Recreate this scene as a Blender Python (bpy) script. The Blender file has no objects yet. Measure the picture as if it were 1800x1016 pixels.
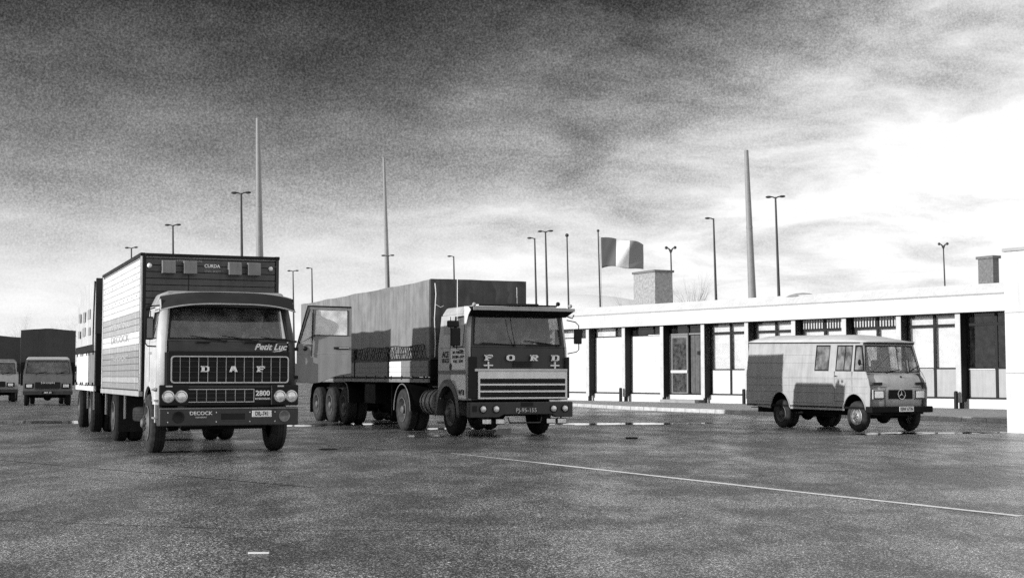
import bpy, math, random
from mathutils import Vector, Matrix, noise
R = math.radians
random.seed(7)
scene = bpy.context.scene
COL = scene.collection

# ------------------------------------------------------------------ camera
cd = bpy.data.cameras.new('camera'); cam = bpy.data.objects.new('camera', cd); COL.objects.link(cam)
cam.location = (0, 0, 1.35); cam.rotation_euler = (R(90 + 3.54), 0, 0)
cd.sensor_width = 36; cd.lens = 49.5; cd.clip_end = 6000; cd.clip_start = 0.1
scene.camera = cam
scene.view_settings.view_transform = 'Standard'; scene.view_settings.look = 'None'
scene.view_settings.gamma = 1; scene.view_settings.use_curve_mapping = False
scene.view_settings.exposure = 0.0
scene.cycles.use_denoising = False          # the photograph is grainy film: keep the sampling grain
scene.cycles.use_adaptive_sampling = False

# ------------------------------------------------------------------ sun
SUN_AZ, SUN_EL = R(24.2), R(12.8)          # direction the light travels, height of the sun
sl = bpy.data.lights.new('sun', 'SUN'); sl.energy = 4.3; sl.angle = R(0.5); sl.color = (1, 1, 1)
so = bpy.data.objects.new('sun', sl); COL.objects.link(so)
sdir = Vector((math.cos(SUN_AZ)*math.cos(SUN_EL), math.sin(SUN_AZ)*math.cos(SUN_EL), -math.sin(SUN_EL)))
so.rotation_euler = sdir.to_track_quat('-Z', 'Y').to_euler(); so.location = (-40, -20, 30)

# ------------------------------------------------------------------ world: Nishita behind storm clouds, black and white
W = bpy.data.worlds.new('World'); scene.world = W; W.use_nodes = True
nt = W.node_tree; nt.nodes.clear()
def N(t, **k):
    n = nt.nodes.new(t)
    for a, b in k.items(): setattr(n, a, b)
    return n
def lk(a, b): nt.links.new(a, b)
def M_(op, a, b=None, c=None, clamp=False):
    n = nt.nodes.new('ShaderNodeMath'); n.operation = op; n.use_clamp = clamp
    for i, v in enumerate((a, b, c)):
        if v is None: continue
        if isinstance(v, (int, float)): n.inputs[i].default_value = v
        else: nt.links.new(v, n.inputs[i])
    return n.outputs[0]
def SS(v, a, b, x=0.0, y=1.0):
    n = nt.nodes.new('ShaderNodeMapRange'); n.interpolation_type = 'SMOOTHSTEP'
    nt.links.new(v, n.inputs[0])
    for i, q in zip((1, 2, 3, 4), (a, b, x, y)): n.inputs[i].default_value = q
    return n.outputs[0]
def RAMP(v, stops):
    n = nt.nodes.new('ShaderNodeValToRGB'); nt.links.new(v, n.inputs[0])
    e = n.color_ramp.elements
    while len(e) < len(stops): e.new(0.5)
    for k, (p, c) in zip(e, stops): k.position = p; k.color = (c, c, c, 1)
    n.color_ramp.interpolation = 'EASE' if len(stops) < 4 else 'LINEAR'
    return n.outputs[0]
out = N('ShaderNodeOutputWorld'); bg = N('ShaderNodeBackground'); lk(bg.outputs[0], out.inputs[0])
bg.inputs[1].default_value = 0.1
sky = N('ShaderNodeTexSky', sky_type='NISHITA', sun_disc=False, sun_elevation=SUN_EL)
sky.sun_rotation = math.atan2(-math.cos(SUN_AZ), -math.sin(SUN_AZ)); sky.dust_density = 2.0
bw = N('ShaderNodeRGBToBW'); lk(sky.outputs[0], bw.inputs[0])
tc = N('ShaderNodeTexCoord'); sep = N('ShaderNodeSeparateXYZ'); lk(tc.outputs['Generated'], sep.inputs[0])
nx, ny, nz = sep.outputs
zz = M_('ADD', M_('MAXIMUM', nz, 0.0), 0.20)                       # flat cloud deck seen in perspective
cmb = N('ShaderNodeCombineXYZ'); lk(M_('DIVIDE', nx, zz), cmb.inputs[0]); lk(M_('DIVIDE', ny, zz), cmb.inputs[1])
mp = N('ShaderNodeMapping'); lk(cmb.outputs[0], mp.inputs[0])
mp.inputs['Rotation'].default_value = (0, 0, R(-28)); mp.inputs['Scale'].default_value = (0.95, 1.0, 1); mp.inputs['Location'].default_value = (3.1, 1.7, 0)
n1 = N('ShaderNodeTexNoise'); lk(mp.outputs[0], n1.inputs['Vector']); n1.inputs['Scale'].default_value = 1.0; n1.inputs['Detail'].default_value = 5; n1.inputs['Roughness'].default_value = 0.5; n1.inputs['Distortion'].default_value = 0.5
n2 = N('ShaderNodeTexNoise'); lk(mp.outputs[0], n2.inputs['Vector']); n2.inputs['Scale'].default_value = 3.4; n2.inputs['Detail'].default_value = 8; n2.inputs['Roughness'].default_value = 0.6; n2.inputs['Distortion'].default_value = 0.3
n3 = N('ShaderNodeTexNoise'); lk(tc.outputs['Generated'], n3.inputs['Vector']); n3.inputs['Scale'].default_value = 700; n3.inputs['Detail'].default_value = 2; n3.inputs['Roughness'].default_value = 0.75
big = M_('SUBTRACT', n1.outputs[0], 0.5); mid = M_('SUBTRACT', n2.outputs[0], 0.5); fine = M_('SUBTRACT', n3.outputs[0], 0.5)
el = M_('ADD', M_('SUBTRACT', nz, M_('MULTIPLY', M_('MAXIMUM', M_('ADD', nx, 0.16), 0.0), 0.13)), M_('MULTIPLY', big, 0.10))
base = RAMP(M_('MULTIPLY', el, 2.0), [(0.0, 1.0), (0.12, 0.98), (0.17, 0.90), (0.22, 0.77), (0.29, 0.57), (0.36, 0.45), (0.43, 0.33), (0.52, 0.22), (0.8, 0.36), (1.0, 0.52)])
lift = SS(M_('ADD', M_('ADD', nx, M_('MULTIPLY', big, 0.35)), M_('MULTIPLY', nz, -0.05)), 0.04, 0.40, 0.0, 0.42)
lift = M_('MULTIPLY', lift, SS(nz, 0.0, 0.22, 0.10, 1.0))
back = SS(ny, 0.55, -0.1, 0.0, 0.20)
B = M_('ADD', M_('ADD', base, lift), back)
hor = SS(nz, -0.01, 0.13, 0.25, 1.0)
B = M_('ADD', B, M_('MULTIPLY', M_('MULTIPLY', big, hor), 0.55))
B = M_('ADD', B, M_('MULTIPLY', M_('MULTIPLY', mid, M_('MAXIMUM', hor, SS(nx, 0.05, 0.2, 0.0, 0.8))), SS(nx, -0.2, 0.22, 0.34, 1.05)))
B = M_('ADD', B, M_('MULTIPLY', M_('MULTIPLY', fine, 0.55), SS(B, 1.05, 0.6, 0.15, 1.0)))
B = M_('MINIMUM', M_('MAXIMUM', B, 0.05), 1.03)
L = M_('POWER', B, 2.2)
tot = M_('ADD', M_('MULTIPLY', L, 9.2), M_('MULTIPLY', M_('MINIMUM', bw.outputs[0], 12.0), 0.06))
lk(tot, bg.inputs[0])

# ------------------------------------------------------------------ materials (all neutral: the place is seen in black and white)
MAT = {}
def mat(name, v, rough=0.5, metal=0.0, var=0.2, scale=3.0, bump=0.0, bscale=60.0, streak=0.0, spec=0.5, coat=0.0):
    m = bpy.data.materials.new(name); m.use_nodes = True; t = m.node_tree
    b = t.nodes['Principled BSDF']; MAT[name] = m
    b.inputs['Roughness'].default_value = rough; b.inputs['Metallic'].default_value = metal
    b.inputs['Specular IOR Level'].default_value = spec; b.inputs['Coat Weight'].default_value = coat
    c = t.nodes.new('ShaderNodeTexCoord')
    no = t.nodes.new('ShaderNodeTexNoise'); no.inputs['Scale'].default_value = scale; no.inputs['Detail'].default_value = 7; no.inputs['Roughness'].default_value = 0.65
    t.links.new(c.outputs['Object'], no.inputs['Vector'])
    mr = t.nodes.new('ShaderNodeMapRange'); t.links.new(no.outputs[0], mr.inputs[0])
    mr.inputs[1].default_value = 0.3; mr.inputs[2].default_value = 0.7; mr.inputs[3].default_value = 1 - var; mr.inputs[4].default_value = 1 + var
    val = mr.outputs[0]
    if streak:
        mpg = t.nodes.new('ShaderNodeMapping'); mpg.inputs['Scale'].default_value = (9, 9, 0.7); t.links.new(c.outputs['Object'], mpg.inputs[0])
        n2 = t.nodes.new('ShaderNodeTexNoise'); n2.inputs['Scale'].default_value = 1.0; n2.inputs['Detail'].default_value = 5; t.links.new(mpg.outputs[0], n2.inputs['Vector'])
        m2 = t.nodes.new('ShaderNodeMapRange'); t.links.new(n2.outputs[0], m2.inputs[0]); m2.inputs[1].default_value = 0.42; m2.inputs[2].default_value = 0.7; m2.inputs[3].default_value = 1; m2.inputs[4].default_value = 1 - streak
        mu = t.nodes.new('ShaderNodeMath'); mu.operation = 'MULTIPLY'; t.links.new(val, mu.inputs[0]); t.links.new(m2.outputs[0], mu.inputs[1]); val = mu.outputs[0]
    mu = t.nodes.new('ShaderNodeMath'); mu.operation = 'MULTIPLY'; mu.inputs[1].default_value = v; t.links.new(val, mu.inputs[0])
    t.links.new(mu.outputs[0], b.inputs['Base Color'])
    if rough > 0.12:
        r = t.nodes.new('ShaderNodeMapRange'); t.links.new(no.outputs[0], r.inputs[0]); r.inputs[1].default_value = 0.3; r.inputs[2].default_value = 0.7
        r.inputs[3].default_value = max(0.05, rough - 0.1); r.inputs[4].default_value = min(1, rough + 0.12); t.links.new(r.outputs[0], b.inputs['Roughness'])
    if bump:
        nb = t.nodes.new('ShaderNodeTexNoise'); nb.inputs['Scale'].default_value = bscale; nb.inputs['Detail'].default_value = 4; t.links.new(c.outputs['Object'], nb.inputs['Vector'])
        bp = t.nodes.new('ShaderNodeBump'); bp.inputs['Strength'].default_value = bump; bp.inputs['Distance'].default_value = 0.01
        t.links.new(nb.outputs[0], bp.inputs['Height']); t.links.new(bp.outputs[0], b.inputs['Normal'])
    return m
def glass(name, tint, gloss=0.04, dust=0.05, dc=.35):
    m = bpy.data.materials.new(name); m.use_nodes = True; t = m.node_tree; t.nodes.clear(); MAT[name] = m
    o = t.nodes.new('ShaderNodeOutputMaterial'); tr = t.nodes.new('ShaderNodeBsdfTransparent'); tr.inputs[0].default_value = (tint, tint, tint, 1)
    g = t.nodes.new('ShaderNodeBsdfGlossy'); g.inputs['Roughness'].default_value = gloss; g.inputs[0].default_value = (.9, .9, .9, 1)
    d = t.nodes.new('ShaderNodeBsdfDiffuse'); d.inputs[0].default_value = (dc, dc, dc, 1)
    lw = t.nodes.new('ShaderNodeLayerWeight'); pw = t.nodes.new('ShaderNodeMath'); pw.operation = 'POWER'; pw.inputs[1].default_value = 4.5; t.links.new(lw.outputs['Facing'], pw.inputs[0])
    f = t.nodes.new('ShaderNodeMath'); f.operation = 'MULTIPLY_ADD'; f.inputs[1].default_value = .85; f.inputs[2].default_value = .045; t.links.new(pw.outputs[0], f.inputs[0])
    m1 = t.nodes.new('ShaderNodeMixShader'); m1.inputs[0].default_value = dust
    c = t.nodes.new('ShaderNodeTexCoord'); no = t.nodes.new('ShaderNodeTexNoise'); no.inputs['Scale'].default_value = 5; no.inputs['Detail'].default_value = 6
    t.links.new(c.outputs['Object'], no.inputs['Vector']); mr = t.nodes.new('ShaderNodeMapRange'); t.links.new(no.outputs[0], mr.inputs[0])
    mr.inputs[1].default_value = .35; mr.inputs[2].default_value = .7; mr.inputs[3].default_value = dust*0.4; mr.inputs[4].default_value = dust*1.9; t.links.new(mr.outputs[0], m1.inputs[0])
    t.links.new(tr.outputs[0], m1.inputs[1]); t.links.new(d.outputs[0], m1.inputs[2])
    m2 = t.nodes.new('ShaderNodeMixShader'); t.links.new(f.outputs[0], m2.inputs[0]); t.links.new(m1.outputs[0], m2.inputs[1]); t.links.new(g.outputs[0], m2.inputs[2])
    t.links.new(m2.outputs[0], o.inputs[0]); return m

mat('white_paint', .78, .45, var=.08, streak=.12)
mat('wall_white', .72, .8, var=.07, scale=2, streak=.20, bump=.1)
mat('fascia_white', .60, .6, var=.06, scale=1.5, streak=.08)
mat('roof_white', .68, .6, var=.07, scale=1, streak=.12)
mat('panel_grey', .42, .6, var=.10, scale=3, streak=.15)
mat('post_light', .55, .6, var=.15)
mat('dark_frame', .014, .6, var=.3, spec=.25)
mat('visor_dark', .03, .7, var=.3, spec=.2)
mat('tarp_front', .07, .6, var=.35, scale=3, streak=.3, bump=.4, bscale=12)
mat('twig_haze', .22, .9, var=.2)  # far twigs: distance haze is put into the pale colour
mat('door_wood', .10, .5, var=.3, scale=8, streak=.3)
mat('door_grey', .22, .5, var=.2, streak=.2)
mat('blind', .86, .8, var=.06)
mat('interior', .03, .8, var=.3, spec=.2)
mat('concrete', .30, .75, var=.25, scale=4, bump=.4, bscale=40)
mat('kerb_concrete', .50, .7, var=.25, scale=5, bump=.3)
mat('brick_pale', .33, .85, var=.4, scale=7, bump=.5, bscale=14)
mat('brick_dark', .16, .85, var=.4, scale=9, bump=.5, bscale=14)
mat('mast_steel', .28, .6, metal=.0, var=.15)
mat('lamp_steel', .045, .6, metal=.0, var=.2)
mat('rubber', .020, .85, var=.4, scale=10, bump=.4, bscale=50, spec=.15)
mat('rubber_dusty', .040, .9, var=.5, scale=7, bump=.4, bscale=50, spec=.15)
mat('rim_steel', .30, .5, metal=.3, var=.35, scale=9)
mat('rim_dirty', .13, .6, metal=.2, var=.4, scale=9)
mat('chassis', .006, .7, var=.5, scale=5, spec=.2)
mat('black', .008, .5, var=.3, spec=.3)
mat('cab_roof', .36, .5, var=.15, streak=.2)
mat('black_gloss', .012, .2, var=.3)
mat('chrome', .62, .25, metal=1.0, var=.15)
mat('trim_bright', .55, .35, metal=.5, var=.2)
mat('letter_white', .92, .5, var=.04)
mat('letter_black', .02, .6, var=.1)
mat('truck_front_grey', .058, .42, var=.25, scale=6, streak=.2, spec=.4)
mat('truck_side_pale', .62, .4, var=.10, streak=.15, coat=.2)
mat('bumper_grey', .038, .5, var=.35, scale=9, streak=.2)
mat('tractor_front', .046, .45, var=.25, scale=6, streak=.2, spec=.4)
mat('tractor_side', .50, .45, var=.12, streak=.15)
mat('tractor_fender', .12, .5, var=.2, streak=.2)
mat('plank_white', .74, .5, var=.08, streak=.14)
mat('plank_grey', .42, .55, var=.2, scale=6, streak=.2)
mat('plank_mid', .30, .55, var=.2, scale=6, streak=.2)
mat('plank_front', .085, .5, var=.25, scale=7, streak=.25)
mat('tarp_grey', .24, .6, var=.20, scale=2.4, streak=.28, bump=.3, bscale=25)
mat('tarp_dark', .032, .55, var=.25, scale=3, streak=.2, bump=.3, bscale=20)
mat('tarp_pale', .58, .6, var=.12, scale=2, streak=.2, bump=.3, bscale=20)
mat('print_grey', .30, .7, var=.3, scale=9)
mat('board_grey', .21, .6, var=.2, scale=4, streak=.2)
mat('board_white', .90, .5, var=.06, streak=.1)
mat('van_body', .46, .40, var=.10, scale=3, streak=.15)
mat('van_roof', .62, .45, var=.08)
mat('small_truck', .15, .45, var=.15, streak=.2)
mat('small_roof', .45, .5, var=.1)
mat('seat_cloth', .10, .9, var=.3)
mat('skin', .45, .6, var=.06)
mat('shirt', .78, .8, var=.06)
mat('shirt_dark', .20, .8, var=.1)
mat('trousers', .05, .9, var=.1)
mat('hair', .04, .7, var=.2)
mat('lens_glass', .80, .15, metal=.35, var=.25, scale=18)
mat('lens_dull', .16, .2, metal=.2, var=.4, scale=18)
mat('tank_metal', .30, .45, metal=.5, var=.25, scale=5)
mat('paper', .85, .8, var=.03)
mat('bark', .07, .9, var=.3)
mat('flag_dark', .12, .8, var=.08)
mat('flag_white', .74, .8, var=.05)
mat('flag_mid', .24, .8, var=.08)
mat('dome', .92, .7, var=.05)
mat('rope', .03, .8, var=.2)
mat('grass', .09, .9, var=.4, scale=.4)
glass('glass_dark', .72, .03, .09, .5)
glass('glass_clear', .94, .03, .05, .7)
glass('glass_dusty', .85, .10, .62, .85)
glass('glass_van', .85, .05, .30, .45)
glass('glass_shop', .45, .02, .03)
glass('glass_blind', .97, .02, .05)

# ------------------------------------------------------------------ mesh builder
class MB:
    def __init__(s): s.v = []; s.f = []; s.m = []
    def add(s, vs, fs, mi=0):
        o = len(s.v); s.v += [tuple(p) for p in vs]
        for f in fs: s.f.append(tuple(i + o for i in f)); s.m.append(mi)
        return s
    def box(s, x0, x1, y0, y1, z0, z1, mi=0):
        return s.add([(x0,y0,z0),(x1,y0,z0),(x1,y1,z0),(x0,y1,z0),(x0,y0,z1),(x1,y0,z1),(x1,y1,z1),(x0,y1,z1)],
                     [(0,3,2,1),(4,5,6,7),(0,1,5,4),(1,2,6,5),(2,3,7,6),(3,0,4,7)], mi)
    def hexa(s, b, t, mi=0):     # bottom quad, top quad (ccw from above)
        return s.add(list(b)+list(t), [(0,3,2,1),(4,5,6,7),(0,1,5,4),(1,2,6,5),(2,3,7,6),(3,0,4,7)], mi)
    def poly(s, pts, t, mi=0):   # polygon extruded by vector t
        n = len(pts); t = Vector(t); q = [Vector(p) + t for p in pts]
        return s.add([Vector(p) for p in pts] + q, [tuple(range(n))[::-1], tuple(range(n, 2*n))] + [(i, (i+1) % n, (i+1) % n + n, i+n) for i in range(n)], mi)
    def ring(s, O, I, t, mi=0):  # panel with a hole, equal counts
        n = len(O); t = Vector(t); V = [Vector(p) for p in O] + [Vector(p) for p in I]; V += [p + t for p in V]
        f = []
        for i in range(n):
            j = (i+1) % n
            f += [(i, j, n+j, n+i), (2*n+j, 2*n+i, 3*n+i, 3*n+j), (j, i, 2*n+i, 2*n+j), (n+i, n+j, 3*n+j, 3*n+i)]
        return s.add(V, f, mi)
    def cyl(s, p0, p1, r0, r1=None, n=16, mi=0, caps=True):
        p0 = Vector(p0); p1 = Vector(p1); r1 = r0 if r1 is None else r1
        d = (p1 - p0).normalized(); a = d.orthogonal().normalized(); b = d.cross(a)
        V = []
        for p, r in ((p0, r0), (p1, r1)):
            V += [p + (a*math.cos(2*math.pi*k/n) + b*math.sin(2*math.pi*k/n))*r for k in range(n)]
        f = [(k, (k+1) % n, (k+1) % n + n, k+n) for k in range(n)]
        if caps: f += [tuple(range(n))[::-1], tuple(range(n, 2*n))]
        return s.add(V, f, mi)
    def tube(s, path, r, n=6, mi=0):
        P = [Vector(p) for p in path]; rs = r if isinstance(r, (list, tuple)) else [r]*len(P)
        V = []; a = None
        for i, p in enumerate(P):
            d = (P[min(i+1, len(P)-1)] - P[max(i-1, 0)]).normalized()
            a = d.orthogonal().normalized() if a is None else (a - d*a.dot(d)).normalized()
            b = d.cross(a)
            V += [p + (a*math.cos(2*math.pi*k/n) + b*math.sin(2*math.pi*k/n))*rs[i] for k in range(n)]
        f = []
        for i in range(len(P)-1):
            f += [(i*n+k, i*n+(k+1) % n, (i+1)*n+(k+1) % n, (i+1)*n+k) for k in range(n)]
        f += [tuple(range(n))[::-1], tuple(range((len(P)-1)*n, len(P)*n))]
        return s.add(V, f, mi)
    def lathe(s, prof, c=(0,0,0), axis='x', n=32, mi=0, alt=None, caps=True):   # prof: (radius, along axis)
        V = []; c = Vector(c)
        for j, (r, a) in enumerate(prof):
            for k in range(n):
                rr = r*(0.965 if alt and j in alt and (k // 2) % 2 else 1.0)
                u, w = rr*math.cos(2*math.pi*k/n), rr*math.sin(2*math.pi*k/n)
                V.append(c + Vector({'x': (a, u, w), 'y': (u, a, w), 'z': (u, w, a)}[axis]))
        f = []
        for j in range(len(prof)-1):
            f += [(j*n+k, j*n+(k+1) % n, (j+1)*n+(k+1) % n, (j+1)*n+k) for k in range(n)]
        if caps and prof[0][0] > 1e-4: f.append(tuple(range(n))[::-1])
        if caps and prof[-1][0] > 1e-4: f.append(tuple(range((len(prof)-1)*n, len(prof)*n)))
        return s.add(V, f, mi)
    def sphere(s, c, r, n=12, mi=0, sc=(1,1,1)):
        prof = [(math.sin(math.pi*i/n), -math.cos(math.pi*i/n)) for i in range(n+1)]
        V = []; m = n*2
        for rr, a in prof: V += [(c[0]+r*sc[0]*rr*math.cos(2*math.pi*k/m), c[1]+r*sc[1]*rr*math.sin(2*math.pi*k/m), c[2]+r*sc[2]*a) for k in range(m)]
        f = [(j*m+k, j*m+(k+1) % m, (j+1)*m+(k+1) % m, (j+1)*m+k) for j in range(n) for k in range(m)]
        return s.add(V, f, mi)
    def mesh(s, name, mats, clean=True):
        me = bpy.data.meshes.new(name); me.from_pydata(s.v, [], s.f)
        for m in (mats if isinstance(mats, (list, tuple)) else [mats]): me.materials.append(MAT[m] if isinstance(m, str) else m)
        me.polygons.foreach_set('material_index', s.m)
        me.polygons.foreach_set('use_smooth', [True]*len(s.f))
        me.validate(); me.update()
        import bmesh
        bm = bmesh.new(); bm.from_mesh(me); bmesh.ops.remove_doubles(bm, verts=bm.verts, dist=1e-5); bmesh.ops.recalc_face_normals(bm, faces=bm.faces); bm.to_mesh(me); bm.free()
        me.set_sharp_from_angle(angle=R(38))
        return me
    def build(s, name, mats, parent=None, bevel=0.0, seg=2, loc=None, rot=None):
        return place(s.mesh(name, mats), name, parent, bevel, seg, loc, rot)
def place(me, name, parent=None, bevel=0.0, seg=2, loc=None, rot=None):
    o = bpy.data.objects.new(name, me); COL.objects.link(o); o.parent = parent
    if loc: o.location = loc
    if rot: o.rotation_euler = rot
    if bevel:
        b = o.modifiers.new('bevel', 'BEVEL'); b.width = bevel; b.segments = seg; b.limit_method = 'ANGLE'; b.angle_limit = R(40)
        b.harden_normals = True
    return o
def tag(o, label=None, cat=None, group=None, kind=None):
    for k, v in (('label', label), ('category', cat), ('group', group), ('kind', kind)):
        if v: o[k] = v
    return o
def thing(name, label, cat, loc=(0,0,0), rz=0.0, group=None):
    o = bpy.data.objects.new(name, None); COL.objects.link(o); o.location = loc; o.rotation_euler = (0, 0, rz); o.empty_display_size = .3
    return tag(o, label, cat, group)
def box(name, m, par, *b, bevel=0.0, seg=2): return MB().box(*b).build(name, m, par, bevel, seg)
def copy_tree(o, parent=None):
    c = o.copy(); COL.objects.link(c)
    if parent: c.parent = parent
    for ch in [x for x in bpy.data.objects if x.parent == o]: copy_tree(ch, c)
    return c
def text(name, s, size, par, loc, m, side='front', ext=.004, sx=1.0, align='CENTER', bold=0.0, shear=0.0):
    cu = bpy.data.curves.new(name, 'FONT'); cu.body = s; cu.size = size; cu.extrude = ext; cu.align_x = align; cu.align_y = 'CENTER'; cu.offset = bold; cu.shear = shear
    cu.resolution_u = 3
    tmp = bpy.data.objects.new('t', cu); COL.objects.link(tmp); bpy.context.view_layer.update()
    me = bpy.data.meshes.new_from_object(tmp.evaluated_get(bpy.context.evaluated_depsgraph_get())); bpy.data.objects.remove(tmp); bpy.data.curves.remove(cu)
    me.name = name; me.materials.clear(); me.materials.append(MAT[m])
    for v in me.vertices: v.co.x *= sx
    o = bpy.data.objects.new(name, me); COL.objects.link(o); o.parent = par; o.location = loc
    o.rotation_euler = {'front': (R(90), 0, 0), 'side': (R(90), 0, R(-90))}[side]
    return o
def block_letter(ch, w, h, t):   # slab-serif capital made of bars, facing -y, origin at its centre
    b = MB(); x0, x1, z0, z1 = -w/2, w/2, -h/2, h/2; y0, y1 = -.012, 0
    s = w*.30; q = h*.2
    B = lambda a, c, d, e: b.box(a, c, y0, y1, d, e)
    if ch == 'F': B(x0+w*.1, x0+w*.1+s, z0, z1); B(x0, x1, z1-q, z1+.001); B(x0+w*.1, x1-w*.2, -q*.5, q*.5); B(x0, x0+w*.1+s*1.5, z0-.001, z0+q*.8); B(x1-w*.14, x1+.001, z1-q*1.8, z1)
    if ch == 'O': b.ring([(x0,y0,z0+q),(x0+w*.25,y0,z0),(x1-w*.25,y0,z0),(x1,y0,z0+q),(x1,y0,z1-q),(x1-w*.25,y0,z1),(x0+w*.25,y0,z1),(x0,y0,z1-q)], [(x0+s,y0,z0+q*1.4),(x0+s+w*.1,y0,z0+q*.9),(x1-s-w*.1,y0,z0+q*.9),(x1-s,y0,z0+q*1.4),(x1-s,y0,z1-q*1.4),(x1-s-w*.1,y0,z1-q*.9),(x0+s+w*.1,y0,z1-q*.9),(x0+s,y0,z1-q*1.4)], (0,.012,0))
    if ch in 'RD':
        B(x0+w*.1, x0+w*.1+s, z0, z1); B(x0, x0+w*.6, z1-q*.9, z1+.001)
        zb = z0 if ch == 'D' else -q*.3
        if ch == 'D': B(x0, x0+w*.6, z0-.001, z0+q*.9)
        b.ring([(x0+w*.4,y0,zb),(x1-w*.2,y0,zb),(x1,y0,zb+q*.8),(x1,y0,z1-q*.8),(x1-w*.2,y0,z1),(x0+w*.4,y0,z1)], [(x0+w*.45,y0,zb+q*.9),(x1-w*.3,y0,zb+q*.9),(x1-s*.85,y0,zb+q*1.3),(x1-s*.85,y0,z1-q*1.3),(x1-w*.3,y0,z1-q*.9),(x0+w*.45,y0,z1-q*.9)], (0,.0115,0))
        if ch == 'R': b.poly([(-w*.05,y0,-q*.3),(w*.2,y0,-q*.3),(x1,y0,z0),(x1-w*.32,y0,z0)], (0,.011,0)); B(x0, x0+w*.1+s*1.4, z0-.001, z0+q*.8)
    if ch == 'A': b.poly([(x0,y0,z0),(x0+s,y0,z0),(-w*.02,y0,z1-q*.6),(-s*.7,y0,z1)], (0,.012,0)); b.poly([(x1-s*1.1,y0,z0),(x1,y0,z0),(s*.8,y0,z1),(-s*.7,y0,z1)], (0,.011,0)); B(x0+s, x1-s, z0+q*1.2, z0+q*2)
    return b

# ================================================================== SETTING
def asphalt():
    m = bpy.data.materials.new('asphalt'); m.use_nodes = True; t = m.node_tree; b = t.nodes['Principled BSDF']; MAT['asphalt'] = m
    c = t.nodes.new('ShaderNodeTexCoord')
    def mapn(sc, rot=0):
        q = t.nodes.new('ShaderNodeMapping'); q.inputs['Scale'].default_value = sc; q.inputs['Rotation'].default_value = (0, 0, rot); t.links.new(c.outputs['Object'], q.inputs[0]); return q.outputs[0]
    def noi(v, s, d=4, r=.6, dist=0):
        n = t.nodes.new('ShaderNodeTexNoise'); n.inputs['Scale'].default_value = s; n.inputs['Detail'].default_value = d; n.inputs['Roughness'].default_value = r; n.inputs['Distortion'].default_value = dist
        t.links.new(v, n.inputs['Vector']); return n.outputs[0]
    def mrr(v, a, e, x, y, sm=True):
        n = t.nodes.new('ShaderNodeMapRange'); n.interpolation_type = 'SMOOTHSTEP' if sm else 'LINEAR'; t.links.new(v, n.inputs[0])
        for i, q in zip((1, 2, 3, 4), (a, e, x, y)): n.inputs[i].default_value = q
        return n.outputs[0]
    def ma(op, a, e):
        n = t.nodes.new('ShaderNodeMath'); n.operation = op
        for i, q in enumerate((a, e)):
            if isinstance(q, (int, float)): n.inputs[i].default_value = q
            else: t.links.new(q, n.inputs[i])
        return n.outputs[0]
    grit = noi(c.outputs['Object'], 40, 4, .8); grit2 = noi(c.outputs['Object'], 150, 2, .8)
    vor = t.nodes.new('ShaderNodeTexVoronoi'); vor.inputs['Scale'].default_value = 85; t.links.new(c.outputs['Object'], vor.inputs['Vector'])
    stone = mrr(vor.outputs['Color'], .5, 1.0, 0.30, 4.4)
    patch = noi(mapn((1, .55, 1), R(30)), .45, 8, .68, .3)          # wet / drying patches
    patch2 = noi(mapn((1.2, .5, 1), R(24)), 1.3, 6, .7, .2)
    wet = ma('ADD', ma('MULTIPLY', patch, .6), ma('MULTIPLY', patch2, .4))
    wetf = mrr(wet, .36, .66, 0, 1)
    v = ma('MULTIPLY', mrr(grit, .32, .68, .05, 2.3), mrr(grit2, .3, .7, .15, 2.1))
    v = ma('MULTIPLY', v, stone)
    v = ma('MULTIPLY', v, ma('MULTIPLY', mrr(wetf, 0, 1, .065, .21), mrr(noi(c.outputs['Object'], .8, 3, .5, 1.2), .62, .72, 1, .68)))
    t.links.new(v, b.inputs['Base Color'])
    t.links.new(ma('ADD', mrr(wetf, 0, 1, .40, .26), mrr(grit, .3, .7, -.10, .10)), b.inputs['Roughness'])
    b.inputs['Specular IOR Level'].default_value = .5
    bp = t.nodes.new('ShaderNodeBump'); bp.inputs['Distance'].default_value = .006
    t.links.new(mrr(wetf, 0, 1, .25, .55), bp.inputs['Strength'])
    t.links.new(ma('ADD', ma('MULTIPLY', grit, .7), ma('MULTIPLY', vor.outputs['Distance'], 1.2)), bp.inputs['Height'])
    bp2 = t.nodes.new('ShaderNodeBump'); bp2.inputs['Distance'].default_value = .03; bp2.inputs['Strength'].default_value = .10
    t.links.new(noi(c.outputs['Object'], 1.6, 3), bp2.inputs['Height']); t.links.new(bp.outputs[0], bp2.inputs['Normal'])
    t.links.new(bp2.outputs[0], b.inputs['Normal'])
asphalt()
gm = MB(); S = 2500
gm.add([(-S,-200,0),(S,-200,0),(S,S,0),(-S,S,0)], [(0,1,2,3)])
tag(gm.build('ground', 'asphalt'), kind='structure')
# pavement and kerb in front of the customs building
KP = [Vector(p) for p in ((-9, 92), (-3, 78), (2.0, 66.5), (4.9, 57), (8.9, 49.3), (12.6, 44), (15.6, 39.5), (19, 34.5))]
U = Vector((.595, -.804)); NV = Vector((-.804, -.595)); O0 = Vector((7.81, 64.4))       # facade axis, outward normal, origin
def F(s, d=0, z=0): p = O0 + U*s + NV*d; return (p.x, p.y, z)     # point on the facade
def resample(P, step):
    out = [P[0].copy()]; i = 0; cur = P[0].copy()
    for a, b in zip(P, P[1:]):
        L = (b-a).length; n = max(1, round(L/step))
        out += [a + (b-a)*(k/n) for k in range(1, n+1)]
    return out
RP = resample(KP, .92)
pav = MB(); back = [Vector(F((i/(len(RP)-1))*62-34, -1.2)[:2]) for i in range(len(RP))]
V = []
for a, b in zip(RP, back): V += [(a.x, a.y, .128), (b.x, b.y, .17)]
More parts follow.
